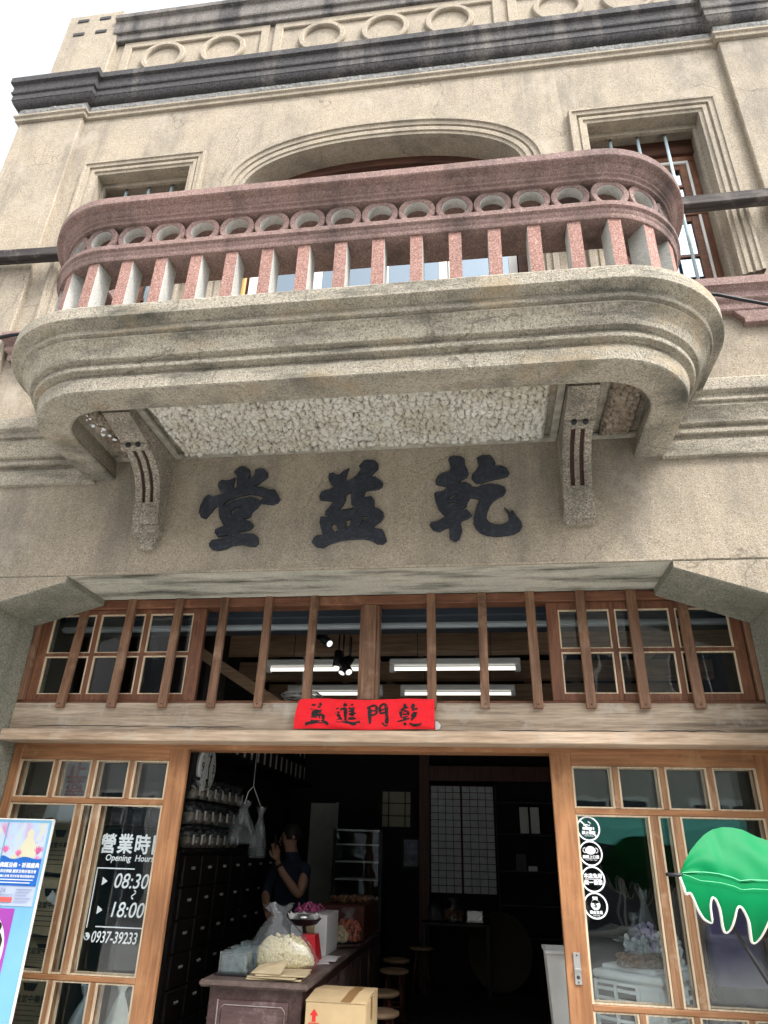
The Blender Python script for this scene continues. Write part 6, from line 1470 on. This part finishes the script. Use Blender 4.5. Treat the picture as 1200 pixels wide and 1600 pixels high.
gr.tube([(AX + 0.15 * math.cos(AR) - (-0.262) * math.sin(AR), AY + 0.15 * math.sin(AR) + (-0.262) * math.cos(AR), z) for z in (0.70, 0.66, 0.60, 0.56)], 0.006, 6)
gd.build('dark_recess', MT['slot'], ac); gr.build('louvre', MT['coolgrey'], ac)
for i, (x, y, lb_) in enumerate(((0.895, 1.10, 'tied clear gift bag with purple print, left front on the air cooler'), (0.985, 1.20, 'tied clear gift bag, tallest, in the middle of the air cooler'), (1.095, 1.16, 'tied clear gift bag, right end of the air cooler'))):
    sack('gift_bag', lb_, 'bag', (x, y, 0.939), 0.16, (0.27, 0.40, 0.30)[i], 0.12, MT['film'], 'gift bags on the air cooler', 0.2, lumps(MT['paper'] if i != 1 else plain('lilac_packet', (0.50, 0.42, 0.60), 0.6), 0.015, 90, 0.5), None, 30 + i)
sack('herb_pouch', 'flat clear pouch of dark brown dried herb before the gift bags', 'pouch', (0.885, 0.985, 0.939), 0.26, 0.15, 0.13, MT['film'], None, 0.5, lumps(MT['browndry'], 0.013, 190, 0.34, el=(1.8, 0.7, 1)), None, 40)
# left window display: kraft bags on a rack, hanging carrier, jars
rk = thing('display_rack', 'dark tiered rack that carries the kraft bags behind the left door', 'rack', (-2.95, 1.1, 0))
q = MB()
for z in (0.43, 0.755, 0.94, 1.31): q.box(-3.2, -2.80, 1.02, 1.25, z, z + 0.01)
q.box(-3.22, -3.201, 0.96, 1.27, 0.013, 1.7).box(-2.80, -2.78, 0.96, 1.27, 0.013, 1.7); q.build('boards', MT['blackwood'], rk)
def kraft(x0, x1, z0, z1, y, label):
    t = thing('kraft_bag', label, 'paper bag', ((x0 + x1) / 2, y, z0), 'kraft bags behind the left door')
    m = MB(); vs = []; n = 9; ny = 7
    for s in (0, 1):
        for i in range(n):
            for j in range(ny):
                u, v = i / (n - 1), j / (ny - 1)
                th = 0.035 * math.sin(math.pi * u) * (1 - v ** 3 * 0.9) + 0.003
                vs.append((x0 + (x1 - x0) * u + 0.006 * math.sin(v * 5), y + (-th if s == 0 else th), z0 + (z1 - z0) * v + 0.004 * math.sin(u * 7)))
    k0 = n * ny
    fs = [(i * ny + j, (i + 1) * ny + j, (i + 1) * ny + j + 1, i * ny + j + 1) for i in range(n - 1) for j in range(ny - 1)]
    fs += [tuple(k0 + q2 for q2 in f[::-1]) for f in fs]
    m.add(vs, fs, 0, True); m.build('sheet', MT['kraft'], t)
    L = MB(); w = x1 - x0; h = z1 - z0; xc = (x0 + x1) / 2; Yq = y - 0.042
    L.poly([[(xc - w * 0.16, z0 + h * 0.80), (xc + w * 0.16, z0 + h * 0.80), (xc + w * 0.10, z0 + h * 0.66), (xc - w * 0.10, z0 + h * 0.66)]], Yq - 0.001, Yq)
    L.text('乾益堂中藥行', xc, z0 + h * 0.47, Yq, w * 0.135, align='CENTER', bold=0.0008)
    for i in range(4): L.box(x0 + w * 0.12, x1 - w * (0.12 + 0.15 * (i % 2)), Yq - 0.0008, Yq, z0 + h * (0.40 - 0.085 * i), z0 + h * (0.412 - 0.085 * i))
    L.build('print', MT['black'], t)
kraft(-3.14, -2.86, 1.323, 1.66, 1.08, 'brown printed kraft bag, top of the column behind the left door')
kraft(-3.12, -2.83, 0.953, 1.295, 1.06, 'brown printed kraft bag with a tag, second down behind the left door')
kraft(-3.10, -2.82, 0.768, 0.935, 1.08, 'small brown kraft bag, third down just above the door rail')
kraft(-3.13, -2.80, 0.443, 0.75, 1.04, 'brown printed kraft bag, lowest, below the door rail')
MB().add([(-2.985, 1.005, 1.165), (-2.925, 1.005, 1.13), (-2.895, 1.003, 1.155), (-2.95, 1.003, 1.22), (-2.985, 1.008, 1.165), (-2.925, 1.008, 1.13), (-2.895, 1.006, 1.155), (-2.95, 1.006, 1.22)], [(0, 1, 2, 3), (7, 6, 5, 4)]).build('paper_tag', MT['paper'], None, (-2.94, 1.005, 1.14), 'blank white tag stuck on the second kraft bag', 'tag')
cbg = thing('carrier_bag', 'white plastic carrier bag with red lettering hanging behind the left door', 'carrier bag', (-2.92, 0.92, 1.66))
m = MB(); vs = []
for s in (0, 1):
    for i in range(9):
        for j in range(8):
            u, v = i / 8, j / 7
            th = (0.05 * math.sin(math.pi * u) + 0.012 * math.sin(u * 19)) * (1 - 0.8 * v) + 0.004
            wv_ = 0.17 * (1 - 0.12 * v)
            vs.append((-2.92 + wv_ * (u * 2 - 1) * (1 - 0.1 * (1 - v) * math.sin(v * 6)), 0.92 + (-th if s == 0 else th), 1.66 + 0.44 * v + 0.012 * math.sin(u * 9) * (v < 0.1)))
fs = [(i * 8 + j, (i + 1) * 8 + j, (i + 1) * 8 + j + 1, i * 8 + j + 1) for i in range(8) for j in range(7)]
m.add(vs, fs + [tuple(72 + q2 for q2 in f[::-1]) for f in fs], 0, True); m.build('film', plain('white_carrier', (0.62, 0.68, 0.76), 0.4, 0.08, bump=0.3, bscale=10), cbg)
MB().text('正', -2.86, 1.93, 0.855, 0.15, 0, 'CENTER', bold=0.004).text('藥', -2.86, 1.79, 0.855, 0.15, 0, 'CENTER', bold=0.002).build('print', plain('maroon_print', (0.28, 0.03, 0.05), 0.6), cbg)
MB().tube([(-2.98, 0.92, 2.10), (-2.92, 0.92, 2.2), (-2.86, 0.92, 2.10)], 0.008, 5).tube([(-2.92, 0.92, 2.19), (-2.92, 0.92, 3.49)], 0.002, 4).build('handle', MT['film'], cbg)
dj = thing('storage_jar', 'round glass jar', 'jar', (0, 0, 0), 'storage jars behind the opening hours')
MB().lathe([(0.055, 0.0), (0.065, 0.01), (0.068, 0.09), (0.045, 0.12)], (0, 0, 0), 16).build('glass_body', MT['clear'], dj)
MB().lathe([(0.05, 0.121), (0.05, 0.14), (0.01, 0.145)], (0, 0, 0), 14).build('lid', MT['steel'], dj)
for i in range(3):
    pos = (-2.72 + i * 0.15, 1.3, 1.633); lb_ = ('round glass jar, left of the three above the opening hours', 'round glass jar, middle of the three above the opening hours', 'round glass jar, right of the three above the opening hours')[i]
    if i == 0: dj.location = pos; dj['label'] = lb_
    else: dup(dj, pos, lb_)
MB().box(-2.80, -2.15, 1.2, 1.42, 1.615, 1.632).build('glass_shelf', MT['blackwood'], None, (-2.5, 1.3, 1.615), 'narrow dark shelf that carries the three round glass jars', 'shelf')
sack('carrier_sack', 'crumpled white plastic sack low behind the left door', 'plastic bag', (-2.56, 1.0, 0.30), 0.24, 0.40, 0.2, plain('white_sack', (0.60, 0.66, 0.72), 0.4, 0.1), None, 0.2, None, None, 51)
sack('carrier_sack', 'white plastic sack with yellow corner, right of the crumpled one', 'plastic bag', (-2.33, 1.0, 0.30), 0.20, 0.44, 0.18, plain('pale_sack', (0.66, 0.68, 0.62), 0.4, 0.2), None, 0.2, None, None, 52)
MB().box(-2.75, -2.15, 0.85, 1.15, 0.013, 0.299, 0.004).build('low_bench', MT['blackwood'], None, (-2.45, 1.0, 0.013), 'low dark bench that carries the two white sacks', 'bench')
# ------------------------------------------------------------------ people
def skin(chains, root, levels=2):
    """one continuous surface grown on connected joints; chains: lists of (xyz, (rx, ry)); shared points join"""
    vs, es, rad, idx = [], [], [], {}
    for ch in chains:
        prev = None
        for p, r in ch:
            key = tuple(round(a, 4) for a in p)
            if key not in idx:
                idx[key] = len(vs); vs.append(p); rad.append(r if isinstance(r, tuple) else (r, r))
            i = idx[key]
            if prev is not None and prev != i: es.append((prev, i))
            prev = i
    me = bpy.data.meshes.new('tmp'); me.from_pydata(vs, es, [])
    o = bpy.data.objects.new('tmp', me); C.objects.link(o)
    o.modifiers.new('s', 'SKIN')
    sv = me.skin_vertices[0].data
    for i, r in enumerate(rad): sv[i].radius = r
    sv[idx[tuple(round(a, 4) for a in root)]].use_root = True
    o.modifiers['s'].use_smooth_shade = True
    sb = o.modifiers.new('d', 'SUBSURF'); sb.levels = levels; sb.render_levels = levels
    bpy.context.view_layer.update()
    dg = bpy.context.evaluated_depsgraph_get()
    m2 = bpy.data.meshes.new_from_object(o.evaluated_get(dg))
    bpy.data.objects.remove(o); bpy.data.meshes.remove(me)
    return m2
def hand(mb, wrist, d, side, up, s=1.0, curl=0.6):
    """palm and five bent fingers; d = direction of the fingers, side = towards the thumb, up = back of the hand"""
    d, side, up = Vector(d).normalized(), Vector(side).normalized(), Vector(up).normalized(); w = Vector(wrist)
    for k2, (off_, L, r) in enumerate(((0.030, 0.068, 0.0085), (0.010, 0.076, 0.009), (-0.011, 0.071, 0.0085), (-0.030, 0.056, 0.0075))):
        b = w + d * 0.085 * s + side * off_ * s
        p1 = b + (d * math.cos(curl * 0.4) - up * math.sin(curl * 0.4)) * L * 0.42 * s
        p2 = p1 + (d * math.cos(curl) - up * math.sin(curl)) * L * 0.33 * s
        p3 = p2 + (d * math.cos(curl * 1.5) - up * math.sin(curl * 1.5)) * L * 0.27 * s
        mb.tube([w + d * 0.03 * s + side * off_ * 0.7 * s, b, p1, p2, p3], [r * 1.3 * s, r * 1.15 * s, r * s, r * 0.95 * s, r * 0.75 * s], 8)
    b = w + d * 0.03 * s + side * 0.03 * s
    mb.tube([w + d * 0.015 * s, b + side * 0.012 * s, b + side * 0.028 * s + d * 0.03 * s - up * 0.008 * s, b + side * 0.03 * s + d * 0.055 * s - up * 0.016 * s], [0.016 * s, 0.013 * s, 0.0105 * s, 0.008 * s], 8)
    q = [w + d * a * s + side * b2 * s + up * c2 * s for a in (0.0, 0.09) for b2 in ((0.026 if a == 0 else 0.042), -(0.026 if a == 0 else 0.042)) for c2 in (0.013, -0.013)]
    mb.add(q, [(0, 1, 3, 2), (4, 6, 7, 5), (0, 4, 5, 1), (2, 3, 7, 6), (0, 2, 6, 4), (1, 5, 7, 3)], 0, True)
def finish(me, name, mats, parent, pick, org, cuts=()):
    bm = bmesh.new(); bm.from_mesh(me)          # clean edges where cloth meets skin
    for co, no in cuts:
        bmesh.ops.bisect_plane(bm, geom=bm.verts[:] + bm.edges[:] + bm.faces[:], plane_co=co, plane_no=no)
    bm.to_mesh(me); bm.free()
    o = bpy.data.objects.new(name, me); C.objects.link(o); o.parent = parent; ORG[o.name] = org
    for m in mats: me.materials.append(m)
    for p in me.polygons:
        p.material_index = pick(p.center); p.use_smooth = True
    for v in me.vertices: v.co -= Vector(org)
    return o
def face(mb, c, fwd, s=1.0):
    """nose, eyes, ears and mouth on a head centred at c that looks along fwd"""
    f = Vector(fwd).normalized(); u = Vector((0, 0, 1)); r = f.cross(u).normalized(); c = Vector(c)
    mb.tube([c + f * 0.085 * s + u * 0.012 * s, c + f * 0.105 * s - u * 0.018 * s, c + f * 0.112 * s - u * 0.03 * s, c + f * 0.09 * s - u * 0.038 * s], [0.007 * s, 0.010 * s, 0.013 * s, 0.008 * s], 8)
    for sg in (-1, 1):
        e = c + f * 0.083 * s + r * 0.032 * s * sg + u * 0.006 * s
        mb.lathe([(0.001, -0.006 * s), (0.011 * s, 0), (0.001, 0.006 * s)], tuple(e), 8, 1, True, 'Z', 1.0, 1.0)
        mb.tube([c + r * 0.078 * s * sg + u * 0.02 * s, c + r * 0.09 * s * sg - f * 0.012 * s, c + r * 0.078 * s * sg - u * 0.032 * s], [0.008 * s, 0.014 * s, 0.007 * s], 8)
    mb.tube([c + f * 0.086 * s - u * 0.062 * s + r * 0.022 * s, c + f * 0.095 * s - u * 0.060 * s, c + f * 0.086 * s - u * 0.062 * s - r * 0.022 * s], [0.004 * s, 0.007 * s, 0.004 * s], 6, 2)
MT['lip'] = plain('lips', (0.30, 0.12, 0.10), 0.5)
# the man behind the counter with his hand raised to his face
px, py = -1.90, 3.45
pm = thing('person', 'person in a dark navy T-shirt behind the counter with one hand raised to the face', 'person', (px, py, 0.013))
LA = [((px + 0.16, py - 0.06, 1.33), 0.06), ((px + 0.14, py - 0.24, 1.10), 0.048), ((px - 0.02, py - 0.32, 1.30), 0.036), ((px - 0.085, py - 0.31, 1.40), 0.028)]
neck = ((px - 0.02, py, 1.44), 0.058)
chest = ((px, py, 1.27), (0.17, 0.125)); belly = ((px + 0.01, py, 1.05), (0.155, 0.12)); hip = ((px + 0.01, py, 0.90), (0.155, 0.12))
body = skin([[hip, belly, chest, ((px - 0.005, py, 1.38), (0.135, 0.09)), ((px - 0.02, py, 1.45), (0.075, 0.068)), ((px - 0.04, py - 0.02, 1.53), 0.060), ((px - 0.05, py - 0.03, 1.60), (0.082, 0.095)), ((px - 0.045, py - 0.025, 1.675), (0.072, 0.085))],
             [chest] + LA, [chest, ((px - 0.17, py, 1.34), 0.06), ((px - 0.22, py - 0.12, 1.10), 0.046), ((px - 0.14, py - 0.30, 0.98), 0.036)],
             [hip, ((px - 0.09, py, 0.80), 0.085), ((px - 0.10, py, 0.46), 0.058), ((px - 0.10, py + 0.01, 0.08), 0.042), ((px - 0.11, py - 0.12, 0.05), 0.036)],
             [hip, ((px + 0.10, py, 0.80), 0.085), ((px + 0.11, py, 0.46), 0.058), ((px + 0.11, py + 0.01, 0.08), 0.042), ((px + 0.12, py - 0.12, 0.05), 0.036)]], hip[0])
def pick(c):
    if c.z > 1.47: return 0
    if c.z < 0.92: return 2
    if c.y < py - 0.155: return 0
    return 1
finish(body, 'body', [MT['skin'], MT['navy'], MT['trousers']], pm, pick, (px, py, 0.013), (((0, 0, 1.47), (0, 0, 1)), ((0, 0, 0.92), (0, 0, 1)), ((0, py - 0.155, 0), (0, 1, 0))))
h = MB(); hand(h, (px - 0.085, py - 0.31, 1.40), (-0.25, 0.25, 1), (-0.7, -0.6, 0), (0.6, -0.8, 0.1), 1.0, 0.5); hand(h, (px - 0.14, py - 0.30, 0.98), (0.5, -0.6, -0.4), (0.6, 0.5, 0), (0, -0.4, 0.9), 1.0, 0.5)
h.build('hand', MT['skin'], pm)
h = MB(); face(h, (px - 0.05, py - 0.03, 1.60), (-0.8, -0.6, -0.1)); h.build('face', [MT['skin'], MT['hair'], MT['lip']], pm)
h = MB(); h.lathe([(0.086, -0.045), (0.093, 0.0), (0.09, 0.05), (0.066, 0.09), (0.03, 0.108), (0.001, 0.112)], (px - 0.03, py - 0.005, 1.625), 20, 0, True, 'Z', 1.0, 1.12); h.build('hair', MT['hair'], pm)
h = MB(); h.tube([(px - 0.045, py - 0.315, 1.335), (px - 0.06, py - 0.313, 1.358)], 0.037, 14); h.build('wristwatch', MT['blackmetal'], pm)
h = MB(); h.box(px - 0.135, px - 0.125, py - 0.30, py - 0.22, 1.47, 1.62, 0.003, rot=0.5); h.build('phone', MT['blackmetal'], None, (px - 0.13, py - 0.26, 1.5), 'dark mobile phone held up in the hand of the person behind the counter', 'phone')
# reflection of a person in purple, built as a figure behind the right door
qx, qy = 1.60, 1.55
pp_ = thing('person', 'reflected person in a loose purple T-shirt and dark trousers, built behind the right door glass', 'person', (qx, qy, 0.013))
neck = ((qx, qy, 1.42), 0.05); chest = ((qx, qy, 1.26), (0.16, 0.115)); belly = ((qx, qy, 1.04), (0.165, 0.125)); hem = ((qx, qy, 0.86), (0.175, 0.135)); 
body = skin([[hem, belly, chest, ((qx, qy, 1.36), (0.10, 0.08)), neck, ((qx, qy - 0.01, 1.50), 0.058), ((qx, qy - 0.01, 1.57), (0.078, 0.09)), ((qx, qy - 0.005, 1.64), (0.068, 0.08))],
             [chest, ((qx - 0.17, qy, 1.31), 0.062), ((qx - 0.23, qy - 0.03, 1.07), 0.042), ((qx - 0.25, qy - 0.16, 0.88), 0.030)],
             [chest, ((qx + 0.17, qy, 1.31), 0.062), ((qx + 0.23, qy, 1.06), 0.042), ((qx + 0.22, qy - 0.10, 0.84), 0.030)],
             [hem, ((qx - 0.09, qy, 0.74), 0.085), ((qx - 0.095, qy, 0.45), 0.06), ((qx - 0.10, qy, 0.08), 0.042), ((qx - 0.10, qy - 0.12, 0.05), 0.036)],
             [hem, ((qx + 0.09, qy, 0.74), 0.085), ((qx + 0.095, qy, 0.45), 0.06), ((qx + 0.10, qy, 0.08), 0.042), ((qx + 0.10, qy - 0.12, 0.05), 0.036)]], hem[0])
def pick2(c):
    if c.z > 1.42: return 0
    if abs(c.x - qx) > 0.175 and c.z < 1.17: return 0
    if c.z < 0.80: return 2
    return 1
finish(body, 'body', [MT['skin'], MT['purple'], MT['trousers']], pp_, pick2, (qx, qy, 0.013), (((0, 0, 1.42), (0, 0, 1)), ((0, 0, 0.80), (0, 0, 1)), ((0, 0, 1.17), (0, 0, 1)), ((qx + 0.175, 0, 0), (1, 0, 0)), ((qx - 0.175, 0, 0), (1, 0, 0))))
h = MB(); hand(h, (qx - 0.25, qy - 0.16, 0.88), (-0.1, -0.4, -1), (0.3, -0.9, 0.3), (-1, 0, 0.1), 0.95, 0.5); hand(h, (qx + 0.22, qy - 0.10, 0.84), (0, -0.4, -1), (-0.3, -0.9, 0.3), (1, 0, 0.1), 0.95, 0.5)
h.build('hand', MT['skin'], pp_)
h = MB(); face(h, (qx, qy - 0.01, 1.565), (0, -1, 0), 0.95); h.build('face', [MT['skin'], MT['hair'], MT['lip']], pp_)
h = MB(); h.lathe([(0.083, -0.05), (0.09, 0.0), (0.086, 0.05), (0.062, 0.085), (0.03, 0.10), (0.001, 0.104)], (qx, qy + 0.022, 1.595), 20, 0, True, 'Z', 1.0, 1.1); h.build('hair', MT['hair'], pp_)
# ------------------------------------------------------------------ across the street (seen in the glass only)
def house(x0, x1, hgt, mat, label, awn=None, awx=None):
    y = -11.0
    t = thing('opposite_house', label, 'house', ((x0 + x1) / 2, y - 3, 0), 'houses across the street')
    MB().box(x0, x1, y - 6, y, 0, hgt, 0.02).build('wall', mat, t)
    n = max(1, int((x1 - x0) / 2.2))
    for fl__ in range(int(hgt // 3.2)):
        for i in range(n):
            cx = x0 + (i + 0.5) * (x1 - x0) / n; z = fl__ * 3.2 + (0.1 if fl__ == 0 else 1.0); hh = 2.5 if fl__ == 0 else 1.5
            w = MB(); w.box(cx - 0.75, cx + 0.75, y + 0.002, y + 0.03, z, z + hh); f = w.build('window', MT['whitepaint'], t)
            MB().box(cx - 0.68, cx - 0.03, y + 0.031, y + 0.036, z + 0.07, z + hh - 0.07).box(cx + 0.03, cx + 0.68, y + 0.031, y + 0.036, z + 0.07, z + hh - 0.07).build('pane', plain('dim_window', (0.04, 0.05, 0.06), 0.15), f)
    if awn:
        a0, a1 = awx
        MB().add([(a0, y, 2.35), (a1, y, 2.35), (a1, y + 1.5, 2.0), (a0, y + 1.5, 2.0), (a0, y + 1.5, 1.68), (a1, y + 1.5, 1.68), (a0, y, 2.32), (a1, y, 2.32), (a1, y + 1.49, 1.97), (a0, y + 1.49, 1.97)], [(0, 1, 2, 3), (3, 2, 5, 4), (9, 8, 7, 6)]).build('awning', awn, t)
house(-16, -7.2, 8.2, plain('pale_tile_front', (0.42, 0.415, 0.41), 0.6), 'pale tiled two-storey house across the street, left of the grey one')
house(-7.1, -1.0, 7.4, plain('grey_front', (0.30, 0.32, 0.35), 0.7), 'grey rendered two-storey house across the street')
house(-0.9, 6.2, 7.8, plain('cream_front', (0.44, 0.42, 0.38), 0.7), 'cream two-storey house with a green awning across the street', plain('sea_green_awning', (0.16, 0.66, 0.56), 0.6), (1.0, 5.6))
house(6.3, 15, 8.4, plain('brown_front', (0.27, 0.23, 0.2), 0.7), 'brown two-storey house across the street, right of the cream one')
